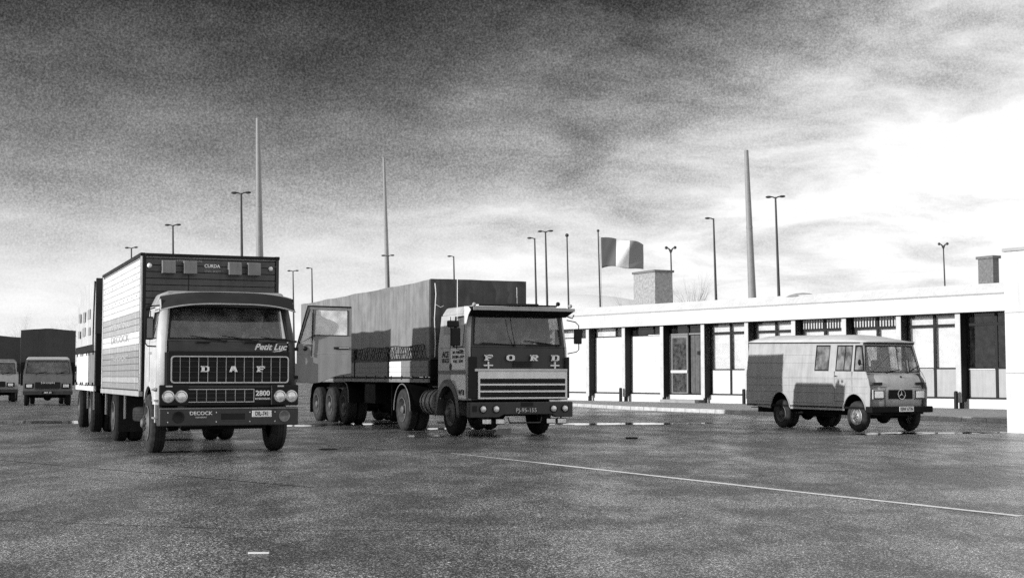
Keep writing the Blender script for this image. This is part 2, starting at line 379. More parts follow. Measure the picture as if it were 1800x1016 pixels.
pav.add(V, [(2*i, 2*i+2, 2*i+3, 2*i+1) for i in range(len(RP)-1)])
V2 = [(a.x, a.y, .128) for a in RP] + [(a.x, a.y, -.02) for a in RP]; n = len(RP)
pav.add(V2, [(i, i+1, n+i+1, n+i) for i in range(n-1)])
tag(pav.build('pavement', 'concrete'), kind='structure')
kr = bpy.data.objects.new('kerb', None); COL.objects.link(kr); tag(kr, kind='structure')
for a, b in zip(RP, RP[1:]):
    d = (b-a).normalized(); nrm = Vector((d.y, -d.x)); 
    if nrm.x > 0: nrm = -nrm
    a2 = a + d*.012; b2 = b - d*.012; dz = random.uniform(-.006, .006)
    k = MB(); q = nrm*.15
    k.hexa([(a2.x,a2.y,-.05),(b2.x,b2.y,-.05),(b2.x+q.x,b2.y+q.y,-.05),(a2.x+q.x,a2.y+q.y,-.05)][::-1], [(a2.x,a2.y,.14+dz),(b2.x,b2.y,.14+dz),(b2.x+q.x*.9,b2.y+q.y*.9,.135+dz),(a2.x+q.x*.9,a2.y+q.y*.9,.135+dz)][::-1])
    k.build('kerb_stone', 'kerb_concrete', kr)
# worn painted line on the asphalt
pm = mat('road_paint', .9, .7, var=.25, scale=14, bump=.3)
lp = MB(); a = Vector((-1.2, 25.1)); b = Vector((6.6, 10.55)); d = (b-a).normalized(); nn = Vector((-d.y, d.x)); V = []; nseg = 60
for i in range(nseg+1):
    t_ = i/nseg; p = a + (b-a)*t_ + nn*(.02*math.sin(t_*9) + random.uniform(-.006, .006)); w = .05 + .015*random.random() if t_ > .2 else .012 + .02*t_*5
    V += [(p.x-nn.x*w, p.y-nn.y*w, .004), (p.x+nn.x*w, p.y+nn.y*w, .004)]
lp.add(V, [(2*i, 2*i+1, 2*i+3, 2*i+2) for i in range(nseg) if random.random() > .03])
tag(lp.build('painted_line', 'road_paint'), kind='structure')
# joints of the asphalt lanes
mat('joint_tar', .015, .35, var=.3)
def seam(pts, w):
    s = MB(); V = []; P = resample([Vector(p) for p in pts], .5)
    for i, p in enumerate(P):
        d = (P[min(i+1, len(P)-1)] - P[max(i-1, 0)]).normalized(); nn = Vector((-d.y, d.x)); ww = w*random.uniform(.5, 1.3); o = random.uniform(-.02, .02)
        V += [(p.x+nn.x*(o-ww), p.y+nn.y*(o-ww), .004), (p.x+nn.x*(o+ww), p.y+nn.y*(o+ww), .004)]
    s.add(V, [(2*i, 2*i+1, 2*i+3, 2*i+2) for i in range(len(P)-1)])
    tag(s.build('tar_joint', 'joint_tar'), kind='structure')
seam([(-9.5, 24), (-5.5, 20.2), (-2.4, 17.2)], .018)
seam([(-1.4, 25.2), (4, 26.2), (12, 27.6)], .02)
seam([(2.0, 19.5), (5.2, 20.4), (9.5, 22.2)], .014)
seam([(-6.2, 13.8), (-2.0, 12.4), (1.6, 12.6)], .010)
seam([(-3.6, 27.5), (-1.2, 25.0)], .018)
# ------------------------------------------------------------------ customs building
bd = thing('customs_building', 'long low white building with dark fins, glazed bays and flat overhanging roof', 'building', F(0,0,0), math.atan2(U.y, U.x))
# local frame: x along the facade to the right, y away from the viewer... rotation maps +x->U, +y->-NV
ZS, ZP, ZR = 3.71, .53, 4.77
SK = [1.15*(-5.4+2.33*k) for k in range(-6, 10)]
xL, xR = SK[0]-.2, 17.4
bx = lambda name, m, *q, bevel=0: box(name, m, bd, *q, bevel=bevel)
bx('plinth', 'wall_white', xL, xR, -.10, .2, .1, ZP-.02)
bx('rear_wall', 'wall_white', xL, xR, 11.6, 11.9, .1, ZS)
bx('end_wall', 'wall_white', xL, xL+.25, .2, 11.6, .1, ZS)
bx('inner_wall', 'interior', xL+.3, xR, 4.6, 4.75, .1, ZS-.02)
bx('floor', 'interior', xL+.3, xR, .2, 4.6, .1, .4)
rf = MB().box(xL-.9, xR+.8, -.62, 12.4, ZS, ZS+.12)
bx('roof_slab', 'fascia_white', xL-.9, xR+.8, -.60, 12.4, ZS+.003, ZS+.12)
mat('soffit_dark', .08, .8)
MB().tube([(xL-.88,-.67,ZS+.60),(xR+.75,-.67,ZS+.60)], .03, 6).build('gutter', 'panel_grey', bd)
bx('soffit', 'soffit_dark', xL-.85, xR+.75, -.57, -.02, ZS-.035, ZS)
bx('lower_fascia', 'fascia_white', xL-.9, SK[8]-.6, -.66, -.601, ZS-.03, ZS+.57)
bx('fascia_board', 'roof_white', SK[8]-.598, xR+.8, -.655, -.601, ZS-.03, ZS+.60)
MB().hexa([(xL-.8,-.45,ZS+.12),(xR+.7,-.45,ZS+.12),(xR+.7,12.2,ZS+.12),(xL-.8,12.2,ZS+.12)], [(xL-.4,.5,ZR),(xR+.7,.5,ZR),(xR+.7,11.4,ZR),(xL-.4,11.4,ZR)]).build('roof', 'roof_white', bd)
finb = MB().box(-.2, 0, -.42, -.03, .42, ZS-.04, 0).box(-.215, .012, -.445, -.42, .38, ZS-.04, 1)  # pale tip and near-black sides: sunlit edge and shaded flanks set by colour
fin_me = finb.mesh('fin', ['dark_frame', 'post_light'])
leg_me = MB().box(-.15, -.05, -.36, -.2, .12, .42).mesh('fin_leg', 'dark_frame')
for s in SK:
    f = place(fin_me, 'fin', bd, .006, 1, loc=(s, 0, 0)); place(leg_me, 'fin_leg', f)
def bay(k, kind):
    a, b = SK[k], (SK[k+1]-.2 if k+1 < len(SK) else xR); w = b-a; zt = ZS-.04
    yf = 0.0
    def fr(x0, x1, z0, z1, y0=-.03, y1=.05, m='dark_frame', name='frame'): return bx(name, m, x0, x1, y0, y1, z0, z1)
    zc = zt - .42                                     # transom height
    bx('sill', 'dark_frame', a, b, -.05, .02, ZP-.02, ZP+.045)
    if kind in ('panel', 'paneldark'):
        bx('panel', 'wall_white', a+.01, b-.01, -.01, .06, ZP+.05, zc-.02, bevel=.004)
        fr(a, b, zc-.018, zc+.03)
        g = bx('clerestory_pane', 'glass_shop' if kind == 'paneldark' else 'glass_blind', a+.03, b-.03, .0, .012, zc+.035, zt)
        fr(a+w*.62, a+w*.66, zc+.032, zt-.002)
        if kind == 'panel': bx('blind', 'blind', a+.03, a+w*.6, .06, .075, zc+.035, zt)
        if kind == 'paneldark': bx('trim', 'white_paint', a+w*.5, b, -.045, -.032, zc-.0, zc+.035)
    if kind == 'door':
        m1 = a+w*.5; zh = zc-.05
        for x0, x1 in ((a+.03, m1-.04), (m1+.04, b-.03)):
            bx('clerestory_pane', 'glass_shop', x0, x1, .02, .03, zh+.1, zt)
        fr(a, b, zh+.03, zh+.1, m='door_grey', name='transom'); fr(m1-.04, m1+.04, .45, zt)
        fr(a, a+.07, .45, zh+.028, m='panel_grey', name='jamb'); fr(b-.07, b, .45, zt, m='panel_grey', name='jamb')
        d1 = MB().ring([(a+.08,-.02,.5),(m1-.05,-.02,.5),(m1-.05,-.02,zh+.02),(a+.08,-.02,zh+.02)], [(a+.18,-.02,.62),(m1-.13,-.02,.62),(m1-.13,-.02,zh-.1),(a+.18,-.02,zh-.1)], (0,.05,0)).build('door', 'door_grey', bd)
        box('door_pane', 'glass_dark', d1, a+.18, m1-.13, 0, .01, .62, zh-.1)
        box('push_bar', 'white_paint', d1, a+.1, m1-.06, -.06, -.03, 1.50, 1.62)
        d2 = bx('door', 'door_wood', m1+.05, b-.08, .10, .15, .5, zh+.02)
        for i in range(4):
            x = m1+.05 + (b-.13-m1)*i/4
            box('board', 'door_wood', d2, x+.012, x+(b-.13-m1)/4-.008, .07, .098, .62, zh)
        box('handle', 'black', d2, m1+.55, m1+.72, .0, .065, 2.32, 2.48)
        bx('door_step', 'concrete', a+.1, b-.1, -.75, -.12, .1, .30)
    if kind in ('window', 'windowdark', 'slat', 'windowgrey'):
        m1 = a+w*.5; zm = 1.62; wh = kind in ('window', 'windowgrey')
        fr(m1-.055, m1+.055, ZP+.05, zt); fr(a, a+.05, ZP+.05, zt); fr(b-.05, b, ZP+.05, zt)
        for x0, x1 in ((a+.05, m1-.055), (m1+.055, b-.05)):
            fr(x0, x1, zm, zm+.05); fr(x0, x1, zc-.05, zc+.05)
            bx('lower_panel', 'wall_white' if kind == 'window' else 'panel_grey', x0+.004, x1-.004, 0, .03, ZP+.05, zm-.01)
            bx('pane', 'glass_shop' if kind == 'windowdark' else 'glass_blind', x0, x1, .0, .01, zm+.055, zc-.055)
            if kind != 'slat': bx('clerestory_pane', 'glass_shop' if kind == 'windowdark' else 'glass_blind', x0, x1, .0, .01, zc+.055, zt)
            if wh or kind == 'slat':
                bx('blind', 'blind', x0, x1-.04*(kind == 'window'), .12, .135, zm+.02, zc-.02)
                if kind != 'slat': bx('blind', 'blind', x0+.02, x1-.02, .10, .115, zc+.03, zc+.33)
        if kind in ('windowdark', 'windowgrey'): bx('trim', 'white_paint', a+.05, m1-.06, -.045, -.032, zm-.03, zm+.0)
        if kind == 'slat':
            me = MB().box(-.022, .022, -.03, .05, zc+.05, zt).mesh('slat', 'white_paint'); n = 17
            for i in range(n):
                x = a+.1 + (w-.2)*i/(n-1)
                if abs(x-m1) > .07: place(me, 'slat', bd, loc=(x, 0, 0))
kinds = ['panel', 'paneldark', 'panel', 'paneldark', 'window', 'panel', 'panel', 'paneldark', 'door', 'window', 'window', 'slat', 'slat', 'windowgrey', 'windowdark', 'windowdark']
for k, kd in enumerate(kinds): bay(k, kd)
# bollards at the fin feet
bm_ = MB().lathe([(.0,0),(.075,0),(.075,.62),(.06,.68),(0,.69)], axis='z', n=14).mesh('bollard', 'dark_frame')
for k, lb in ((7, 'short dark bollard between the two white wall panels, nearest the blue-sky end of the building'), (10, 'short dark bollard just left of the rear of the van'), (14, 'short dark bollard by the dark windows right of the van')):
    o = place(bm_, 'bollard', None, loc=F(SK[k]-.1, .62, .12)); tag(o, lb.replace(', nearest the blue-sky end of the building', ' left of the doors'), 'bollard', 'bollards along the pavement')
# tall white wall at the right edge
wt = MB(); A = Vector((11.80, 33.7)); B2 = A + U*4.5; q = -NV*.32
wt.hexa([(A.x,A.y,0),(B2.x,B2.y,0),(B2.x+q.x,B2.y+q.y,0),(A.x+q.x,A.y+q.y,0)], [(A.x,A.y,4.32),(B2.x,B2.y,4.32),(B2.x+q.x,B2.y+q.y,4.32),(A.x+q.x,A.y+q.y,4.32)])
wl = thing('boundary_wall', 'tall plain white wall end standing nearer than the building at the right edge', 'wall', (0,0,0))
wt.build('wall_face', 'wall_white', wl, .01)
for z_ in (1.42, 2.86): MB().box(0, 4.5, .0, .36, z_, z_+.018).build('joint', 'panel_grey', wl, loc=(A.x-.012, A.y-.012, 0), rot=(0, 0, math.atan2(U.y, U.x)))
MB().box(0, 4.55, -.03, .36, 4.325, 4.40).build('coping', 'panel_grey', wl, .01, loc=(A.x-.02, A.y, 0), rot=(0, 0, math.atan2(U.y, U.x)))
# brick chimneys on the roof
def P(px, y, Z): return Vector(((px-900)/2475*Z, Z, 1.35+(661-y)/2475*Z))
def chimney(px, Z, w1, w2, ztop, label, rz, m='brick_pale'):
    p = P(px, 500, Z); c = thing('brick_chimney', label, 'chimney', (p.x, p.y, 0), rz, 'brick chimneys above the roof')
    b = MB().box(-w1, 0, 0, w2, 4.3, ztop, 0)
    # corner at the origin: -x face wall lit, -y face wall dark
    bb = MB(); bb.box(-.0, w1, .0, w2, 4.3, ztop, 0); bb.build('stack', m, c)
    box('cap', 'brick_dark', c, -.07, w1+.07, -.07, w2+.07, ztop+.001, ztop+.12, bevel=.01)
    return c
# the lit face looks down the sun, the other face turns away from it
chimney(1152, 73, 1.08, 2.1, 6.75, 'square brick chimney left of the bare bush, pale left face and dark right face', R(27))
chimney(1748, 60, .34, .85, 6.38, 'small brick chimney at the far right above the roof edge beside the white wall', R(27), 'brick_dark')
cw = P(1412, 515, 60); MB().lathe([(.75,0),(.62,.06),(.3,.15),(.0,.18)], axis='z', n=20).build('roof_vent', 'panel_grey', bd, loc=(cw.x, cw.y, cw.z))
bpy.data.objects['roof_vent'].parent = bd
bpy.context.view_layer.update()
rv = bpy.data.objects['roof_vent']; rv.location = bd.matrix_basis.inverted() @ Vector((cw.x, cw.y, 4.72))
# ------------------------------------------------------------------ masts, lamps, flag
def mast(px_top, ytop, px_b, yb, Z, w_px, label):
    top = P(px_top, ytop, Z); bot = P(px_b, yb, Z); d = (top-bot); base = bot - d*(bot.z/d.z)
    r = w_px/2475*Z/2; m = thing('lighting_mast', label, 'mast', base, 0, 'tall tapering masts behind the trucks')
    L = (top-base); fr = (bot-base).length/L.length
    rt = r*.55; rb = r + (r-rt)*fr/(1-fr)
    MB().cyl((0,0,0), L, rb, rt, 24).build('shaft', 'mast_steel', m)
    MB().cyl((0,0,0), (0,0,.25), rb*1.7, None, 20).build('base_plate', 'mast_steel', m)
    for z0 in (.35, .68): p = L*z0; rr = rb+(rt-rb)*z0; MB().cyl(p, p+L.normalized()*.16, rr*1.05, None, 24).build('joint_collar', 'mast_steel', m)
mast(449, 205, 455, 452, 90, 13, 'thick grey lighting mast rising from behind the box truck')
mast(673, 275, 681, 505, 146, 8.5, 'thin grey mast rising behind the tarpaulin trailer')
mast(1315, 262, 1323, 522, 90, 14, 'thick grey mast rising behind the flat-roofed building')
def head(b, sgn):   # lantern like a flat elongated shell on a short arm
    b.tube([(0,0,-.03),(sgn*.16,0,.02),(sgn*.26,0,.03)], .035, 6)
    b.sphere((sgn*.40,0,.03), 1, 6, sc=(.19,.12,.065))
def lamp(kind):
    r = thing('street_lamp', 'x', 'street lamp', (0,0,0))
    MB().cyl((0,0,0), (0,0,12), .13, .055, 12).build('pole', 'lamp_steel', r)
    MB().cyl((0,0,0), (0,0,1.1), .16, None, 12).build('base', 'lamp_steel', r)
    for sg in ((-1, 1) if kind == 2 else (-1,)):
        a = MB().tube([(0,0,11.93),(sg*.14,0,12.0),(sg*.26,0,12.02)], .04, 6).build('arm', 'lamp_steel', r)
        MB().sphere((sg*.40,0,12.02), 1, 6, sc=(.19,.13,.075)).build('lamp_head', 'lamp_steel', a)
    return r
LD = [(228,435,2,'double-headed street lamp, lowest of the three above the box truck, farthest left'), (301,395,2,'double-headed street lamp above the left corner of the box truck'),
      (421,338,2,'tall double-headed street lamp just left of the thick mast'), (514,476,2,'low double-headed street lamp between box truck and tarpaulin trailer'),
      (547,471,1,'low single-headed street lamp over the rear of the tarpaulin trailer'), (681,449,2,'double-headed street lamp crossing the thin mast'),
      (797,450,1,'short single-headed street lamp above the front of the tarpaulin trailer'), (940,418,1,'single-headed street lamp just left of a double one by the tractor cab'),
      (959,406,2,'double-headed street lamp rising behind the tractor cab'), (1256,383,1,'single-headed street lamp between the bare bush and the thick mast'),
      (1366,345,2,'tall double-headed street lamp right of the thick mast over the roof')]
proto = {2: lamp(2), 1: lamp(1)}; used = set()
for px, y, k, lb in LD:
    Z = 10.65/((661-y)/2475); o = proto[k] if k not in used else copy_tree(proto[k]); used.add(k)
    x = (px-900)/2475*Z; o.location = (x + .19, Z, 0); o.rotation_euler = (0, -R(1.3), R(random.uniform(-12, 12))); o['label'] = lb; o['group'] = 'street lamps around the lorry park'
    o.location.x = x + 12*math.tan(R(1.3))
def vmast(px, y, px2, H, lb, fork):
    Z = (H-1.35)/((661-y)/2475); x = (px-900)/2475*Z; v = thing('thin_pole', lb, 'pole', (x+H*math.tan(R(1.2)), Z, 0)); v.rotation_euler = (0, -R(1.2), 0)
    MB().cyl((0,0,0), (0,0,H), .085, .045, 8).build('pole', 'lamp_steel', v)
    if fork:
        for s in (-1, 1):
            MB().tube([(0,0,H-.25),(s*.12,0,H+.05),(s*.30,0,H+.12)], .05, 6).build('fork_arm', 'lamp_steel', v); MB().sphere((s*.3,0,H+.12), .11, 5).build('floodlight', 'lamp_steel', v)
    else: MB().sphere((0,0,H), .13, 6).build('finial', 'lamp_steel', v)
vmast(997, 413, 0, 11, 'very thin pole with a round tip right of the tractor cab', False)
vmast(1180, 438, 0, 10, 'thin pole with small forked floodlights behind the brick chimney', True)
vmast(1661, 431, 0, 11, 'thin pole with small forked floodlights far right over the roof', True)
Zf = 78; pf = P(1052, 405, Zf); fp = thing('flagpole', 'slim flagpole left of the brick chimney, flying a three-banded flag', 'flagpole', (pf.x+pf.z*math.tan(R(1.4)), Zf, 0)); fp.rotation_euler = (0, -R(1.4), 0)
MB().cyl((0,0,0), (0,0,pf.z), .07, .035, 10).build('pole', 'lamp_steel', fp); MB().sphere((0,0,pf.z), .08, 6).build('finial', 'lamp_steel', fp)
MB().tube([(.08,-.02,pf.z-.3),(.10,-.02,pf.z*.55),(.08,-.02,1.2)], .01, 4).build('halyard', 'rope', fp)
def flag():
    b = MB(); nu, nv = 30, 14; W_, H_ = 2.55, 1.72; idx = {}
    for i in range(nu+1):
        for j in range(nv+1):
            u = i/nu; v = j/nv
            x = .14 + u*W_*(.93) - .10*math.sin(u*3)*v
            z = pf.z - .37 - v*H_*(1-.04*u) + .09*math.sin(u*5.2)*v - .42*u*u*(1-v)*.9 - .10*u + .05*math.sin(u*9)*(.3+u)
            y = .36*math.sin(u*6.4+v*1.9)*u + .13*math.sin(u*15+v*5+math.sin(u*4))*u
            idx[i, j] = len(b.v); b.v.append((x, y, z))
    for i in range(nu):
        for j in range(nv): b.f.append((idx[i,j], idx[i+1,j], idx[i+1,j+1], idx[i,j+1])); b.m.append(0 if i < nu*.345 else 1 if i < nu*.655 else 2)
    o = b.build('flag', ['flag_dark', 'flag_white', 'flag_mid'], None); o.location = fp.location; o.rotation_euler = fp.rotation_euler
    s = o.modifiers.new('cloth', 'SOLIDIFY'); s.thickness = .008
    tag(o, 'waving flag with a dark, a white and a grey vertical band on the slim pole', 'flag')
flag()
# pale dome far behind
dp = P(1003, 661, 150); b = MB(); b.lathe([(11, 0), (11, 7.0)] + [(11*math.cos(R(a)), 7.0+3.0*math.sin(R(a))) for a in range(5, 91, 5)], axis='z', n=48)
dm = thing('domed_store', 'pale domed store rising faintly behind the roof beside the tractor cab', 'building', (dp.x, 150, 0))
b.build('dome', 'dome', dm)
MB().lathe([(11.12,7.0),(11.12,7.2),(10.9,7.2)], axis='z', n=48).build('rim_band', 'panel_grey', dm)
# ------------------------------------------------------------------ bare trees
def bare_tree(name, label, cat, loc, H, spread, levels, rad, seed, stems=1, group=None, n=4, m='bark'):
    rnd = random.Random(seed); r = thing(name, label, cat, loc, 0, group); tr = MB(); tw = MB()
    def grow(p, d, L, rr, lv):
        q = p.copy(); pts = [p.copy()]; rs = [rr]
        for i in range(3):
            d = (d + Vector((rnd.gauss(0,.12), rnd.gauss(0,.12), rnd.gauss(0,.05)+.04))).normalized(); q = q + d*L/3; pts.append(q.copy()); rs.append(rr*(1-.18*(i+1)))
        (tr if lv >= levels-1 else tw).tube(pts, rs, 5 if lv >= levels-1 else 3)
        if lv > 0:
            for i in range(n):
                k = rnd.choice((1, 2, 3, 3)); e = (d + Vector((rnd.gauss(0, spread), rnd.gauss(0, spread), rnd.gauss(.08, spread*.5)))).normalized()
                grow(pts[k], e, L*rnd.uniform(.55, .8), rs[k]*.62, lv-1)
    for s in range(stems): grow(Vector((rnd.gauss(0,.25)*(stems > 1), rnd.gauss(0,.25)*(stems > 1), 0)), Vector((rnd.gauss(0,.15 if stems == 1 else .3), rnd.gauss(0,.15), 1)).normalized(), H*.34, rad, levels)
    tr.build('trunk', m, r); tw.build('crown', m, r)
    return r
p = P(1207, 661, 92); bare_tree('bare_bush', 'leafless upright bush right of the brick chimney behind the roof', 'bush', (p.x, 92, 0), 9.0, .20, 3, .15, 3, stems=6, n=5)
hz = [(60, 135, 8.6, 'low bare tree leftmost behind the dark tarpaulin truck'), (88, 128, 9.8, 'widest bare tree rising above the dark tarpaulin truck'), (118, 140, 9.2, 'bare tree between the dark tarpaulin truck and the striped trailer')]
for i, (px, Z, H, lb) in enumerate(hz):
    p = P(px, 661, Z); bare_tree('bare_tree', lb, 'tree', (p.x, Z, 0), H, .5, 5, .13, 20+i, group='bare trees at the left horizon', m='twig_haze')
# far hedge line closing the horizon
hb = MB(); rnd = random.Random(5)
for i in range(900):
    x = -420 + i*.95; z = 2.6+2.2*noise.noise((x*.03, 0, 0)) + rnd.random()*.8
    hb.sphere((x, 330+rnd.uniform(-6, 6), z*.5), 1, 3, sc=(2.2+rnd.random(), 2, max(1, z*.62)))
tag(hb.build('far_hedge', 'grass'), 'dark line of hedges far away along the horizon', 'hedge', None, 'stuff')
# litter and marks on the asphalt
def litter(px, y, w, h, label, name, m, rz=0, t=.01):
    Z = 1.35*2475/(y-661); x = (px-900)/2475*Z
    b = MB().poly([(-w/2,-h/2,.0),(w*.1,-h*.6,0),(w/2,-h/2,0),(w*.48,h*.4,0),(-w*.1,h/2,0),(-w/2,h*.45,0)], (0,0,t)); o = b.build(name, m, None, loc=(x, Z, .003), rot=(0,0,rz)); tag(o, label, 'litter'); return o
litter(459, 969.5, .16, .022, 'thin white stick lying alone on the near asphalt', 'white_stick', 'paper', R(2), .012)
litter(723, 767, .13, .10, 'crumpled white scrap left of the tractor front wheel', 'paper_scrap', 'paper', .4, .035)
litter(768, 766, .13, .10, 'crumpled white scrap close to the tractor front wheel', 'paper_scrap', 'paper', 1.2, .035)
litter(1109, 770, .22, .16, 'small dark clod on the asphalt between tractor and van', 'dark_clod', 'rubber', .4, .03)
dz = 1.35*2475/(789-661); dr = MB().lathe([(0,0),(.17,0),(.17,.012),(.145,.014),(.14,.008),(0,.008)], axis='z', n=24).build('drain_cover', 'black', None, loc=((578-900)/2475*dz, dz, .002)); tag(dr, 'small round dark drain cover right of the box truck', 'drain cover')

# standing water
pw = bpy.data.materials.new('puddle_water'); pw.use_nodes = True; MAT['puddle_water'] = pw; _b = pw.node_tree.nodes['Principled BSDF']
_b.inputs['Base Color'].default_value = (.03, .03, .03, 1); _b.inputs['Roughness'].default_value = .07; _b.inputs['IOR'].default_value = 1.33
_c = pw.node_tree.nodes.new('ShaderNodeTexCoord'); _n = pw.node_tree.nodes.new('ShaderNodeTexNoise'); _n.inputs['Scale'].default_value = 9; _n.inputs['Detail'].default_value = 4
_p = pw.node_tree.nodes.new('ShaderNodeBump'); _p.inputs['Strength'].default_value = .10; _p.inputs['Distance'].default_value = .01
pw.node_tree.links.new(_c.outputs['Object'], _n.inputs['Vector']); pw.node_tree.links.new(_n.outputs[0], _p.inputs['Height']); pw.node_tree.links.new(_p.outputs[0], _b.inputs['Normal'])
def puddle(cx, cy, rx, ry, rot, seed, z=.005):
    V = [(0, 0, z)]; n = 72
    for k in range(n):
        a = 2*math.pi*k/n; c = Vector((math.cos(a), math.sin(a), seed)); f = 1 + .55*noise.noise(c*1.7) + .30*noise.noise(c*5) + .15*noise.noise(c*13)
        V.append((rx*f*math.cos(a), ry*f*math.sin(a), z))
    o = MB().add(V, [(0, k+1, (k+1) % n + 1) for k in range(n)]).build('puddle', 'puddle_water', None, loc=(cx, cy, 0), rot=(0, 0, rot)); tag(o, kind='structure')
puddle(3.4, 40.2, 2.2, .7, R(10), 1.3); puddle(-13.8, 41.5, 3.4, 1.4, R(8), 7.7); puddle(-6.6, 38.5, 1.3, .7, R(5), 2.2)
puddle(9.9, 33.6, 1.7, .55, R(12), 9.4); puddle(8.7, 33.0, .9, .25, R(25), 5.2); puddle(11.6, 33.9, .8, .3, R(0), 3.3); puddle(-4.3, 39.8, 1.2, .7, R(20), 6.2); puddle(-1.6, 36.5, .7, .5, R(20), 8.2)

# ================================================================== VEHICLES
# vehicle frame: x to the viewer's right (the vehicle's left), y from its nose backwards, z up
_wc = {}
def wheel(par, x, y, r, w, side, name='wheel', dual=False, rim='rim_steel', tyre='rubber', front=False, steer=0):
    key = (r, w, dual, rim, tyre, front)
    if key not in _wc:
        rr = r*.56; prof = [(rr*.98, -w*.36), (rr*1.08, -w*.47), (r*.80, -w*.52), (r*.93, -w*.47), (r*.985, -w*.40), (r, -w*.22), (r*.982, -w*.20), (r*.982, -w*.17), (r, -w*.15), (r, -w*.02), (r*.982, 0), (r, w*.02),
                (r, w*.15), (r*.982, w*.17), (r*.982, w*.20), (r, w*.22), (r*.985, w*.40), (r*.93, w*.47), (r*.80, w*.52), (rr*1.08, w*.47), (rr*.98, w*.36)]
        t = MB(); t.lathe(prof, n=80, alt=(4, 16), caps=False); 
        if dual: t.lathe(prof, c=(w*1.12, 0, 0), n=48, alt=(4, 16), caps=False)
        d = MB(); o = -w*.5     # outward is -x
        if front: pr = [(rr*1.06, o-.005), (rr*1.0, o-.012), (rr*.95, o+.03), (rr*.80, o+.05), (rr*.62, o+.0), (rr*.45, o-.03), (rr*.30, o-.035), (rr*.28, o-.09), (rr*.20, o-.11), (0, o-.11)]
        else: pr = [(rr*1.06, o-.005), (rr*1.0, o-.012), (rr*.95, o+.04), (rr*.88, o+.12), (rr*.60, o+.15), (rr*.50, o+.13), (rr*.36, o+.12), (rr*.34, o+.0), (rr*.24, o-.02), (0, o-.02)]
        d.lathe(pr, n=40, caps=False)
        yy = o-.035 if front else o+.13
        for k in range(8):
            a = 2*math.pi*k/8; cy, cz = rr*.40*math.cos(a), rr*.40*math.sin(a)
            d.cyl((yy, cy, cz), (yy-.03, cy, cz), .018, None, 6)
        h = MB(); yy2 = (o+.035) if front else o+.125
        for k in range(8):
            a = 2*math.pi*(k+.5)/8; cy, cz = rr*.74*math.cos(a), rr*.74*math.sin(a); h.sphere((yy2, cy, cz), rr*.095, 5, sc=(.45, 1, 1))
        _wc[key] = (t.mesh('tyre', tyre), d.mesh('rim', rim), h.mesh('hand_hole', 'black'))
    a, b, c = _wc[key]
    e = place(a, name, par, loc=(x, y, r), rot=(random.random()*.6 if side < 0 else 0, 0, (math.pi if side > 0 else 0) + steer))
    place(b, 'rim', e); place(c, 'hand_hole', e); return e
def lens(par, name, x, y, z, r, m='lens_glass', bez='chrome', deep=.03):
    b = MB().lathe([(r*1.18, 0), (r*1.18, -.02), (r*1.02, -.025), (r, -.008)], c=(0,0,0), axis='y', n=24).build(name, bez, par, loc=(x, y, z))
    MB().lathe([(r, -.006), (r*.8, -.022), (r*.4, -.032), (0, -.034)], axis='y', n=24).build('lens', m, b); return b
def mirror_arm(par, pts, r=.012, name='mirror_arm'): return MB().tube(pts, r, 6).build(name, 'black', par)
def tarp(name, m, par, x0, x1, y0, y1, z0, z1, peak=0, amp=.02, step=.16, bow=1.6, mats=None, fs=None):
    b = MB()
    def disp(p, n):
        v = Vector(p); s = noise.noise(Vector((v.x*1.3, v.y*1.1, v.z*.5)))*1.0 + .6*noise.noise(Vector((v.x*5, v.y*5, v.z*.9+3))) + .25*noise.noise(Vector((v.x*9, v.y*9, v.z*6)))
        k = amp*s
        if abs(n[0]) > .5: k -= amp*.45*abs(math.sin(math.pi*(v.y-y0)/bow))
        if n[2] > .5: k = amp*.5*s - .045*abs(math.sin(math.pi*(v.y-y0)/bow)) + peak*(1-abs((v.x-(x0+x1)/2)/((x1-x0)/2)))
        return v + Vector(n)*k
    def ez(p): return -.018*abs(math.sin(math.pi*(p.y-y0)/bow))*(abs(abs(p.x-(x0+x1)/2)-(x1-x0)/2) < .01) + .012*noise.noise(Vector((p.x*2, p.y*1.3, 1)))
    def grid(o, a, c, n):
        na = max(1, int(Vector(a).length/step)); nc = max(1, int(Vector(c).length/step)); V = []
        for i in range(na+1):
            for j in range(nc+1):
                p = Vector(o) + Vector(a)*(i/na) + Vector(c)*(j/nc); edge = (i in (0, na)) or (j in (0, nc))
                q = disp(p, n) if not edge else p.copy()
                if edge and n[2] < .5 and p.z > z1-.01: q = p + Vector((0, 0, ez(p) + (peak*(1-abs((p.x-(x0+x1)/2)/((x1-x0)/2))))))
                if edge and n[2] > .5: q = p + Vector((0, 0, ez(p) + (peak*(1-abs((p.x-(x0+x1)/2)/((x1-x0)/2))))))
                V.append(q)
        b.add(V, [(i*(nc+1)+j, (i+1)*(nc+1)+j, (i+1)*(nc+1)+j+1, i*(nc+1)+j+1) for i in range(na) for j in range(nc)])
    X, Y, Z = x1-x0, y1-y0, z1-z0
    grid((x0,y0,z0), (0,Y,0), (0,0,Z), (-1,0,0)); grid((x1,y0,z0), (0,Y,0), (0,0,Z), (1,0,0))
    grid((x0,y0,z0), (X,0,0), (0,0,Z), (0,-1,0)); grid((x0,y1,z0), (X,0,0), (0,0,Z), (0,1,0)); grid((x0,y0,z1), (X,0,0), (0,Y,0), (0,0,1))
    return b.build(name, m, par)
def seat(par, x, y, z):
    s = MB().box(x-.25, x+.25, y-.05, y+.42, z-.14, z).build('seat', 'seat_cloth', par, .05)
    MB().hexa([(x-.24,y+.36,z),(x+.24,y+.36,z),(x+.24,y+.48,z),(x-.24,y+.48,z)], [(x-.2,y+.46,z+.62),(x+.2,y+.46,z+.62),(x+.2,y+.55,z+.62),(x-.2,y+.55,z+.62)]).build('backrest', 'seat_cloth', s, .04)
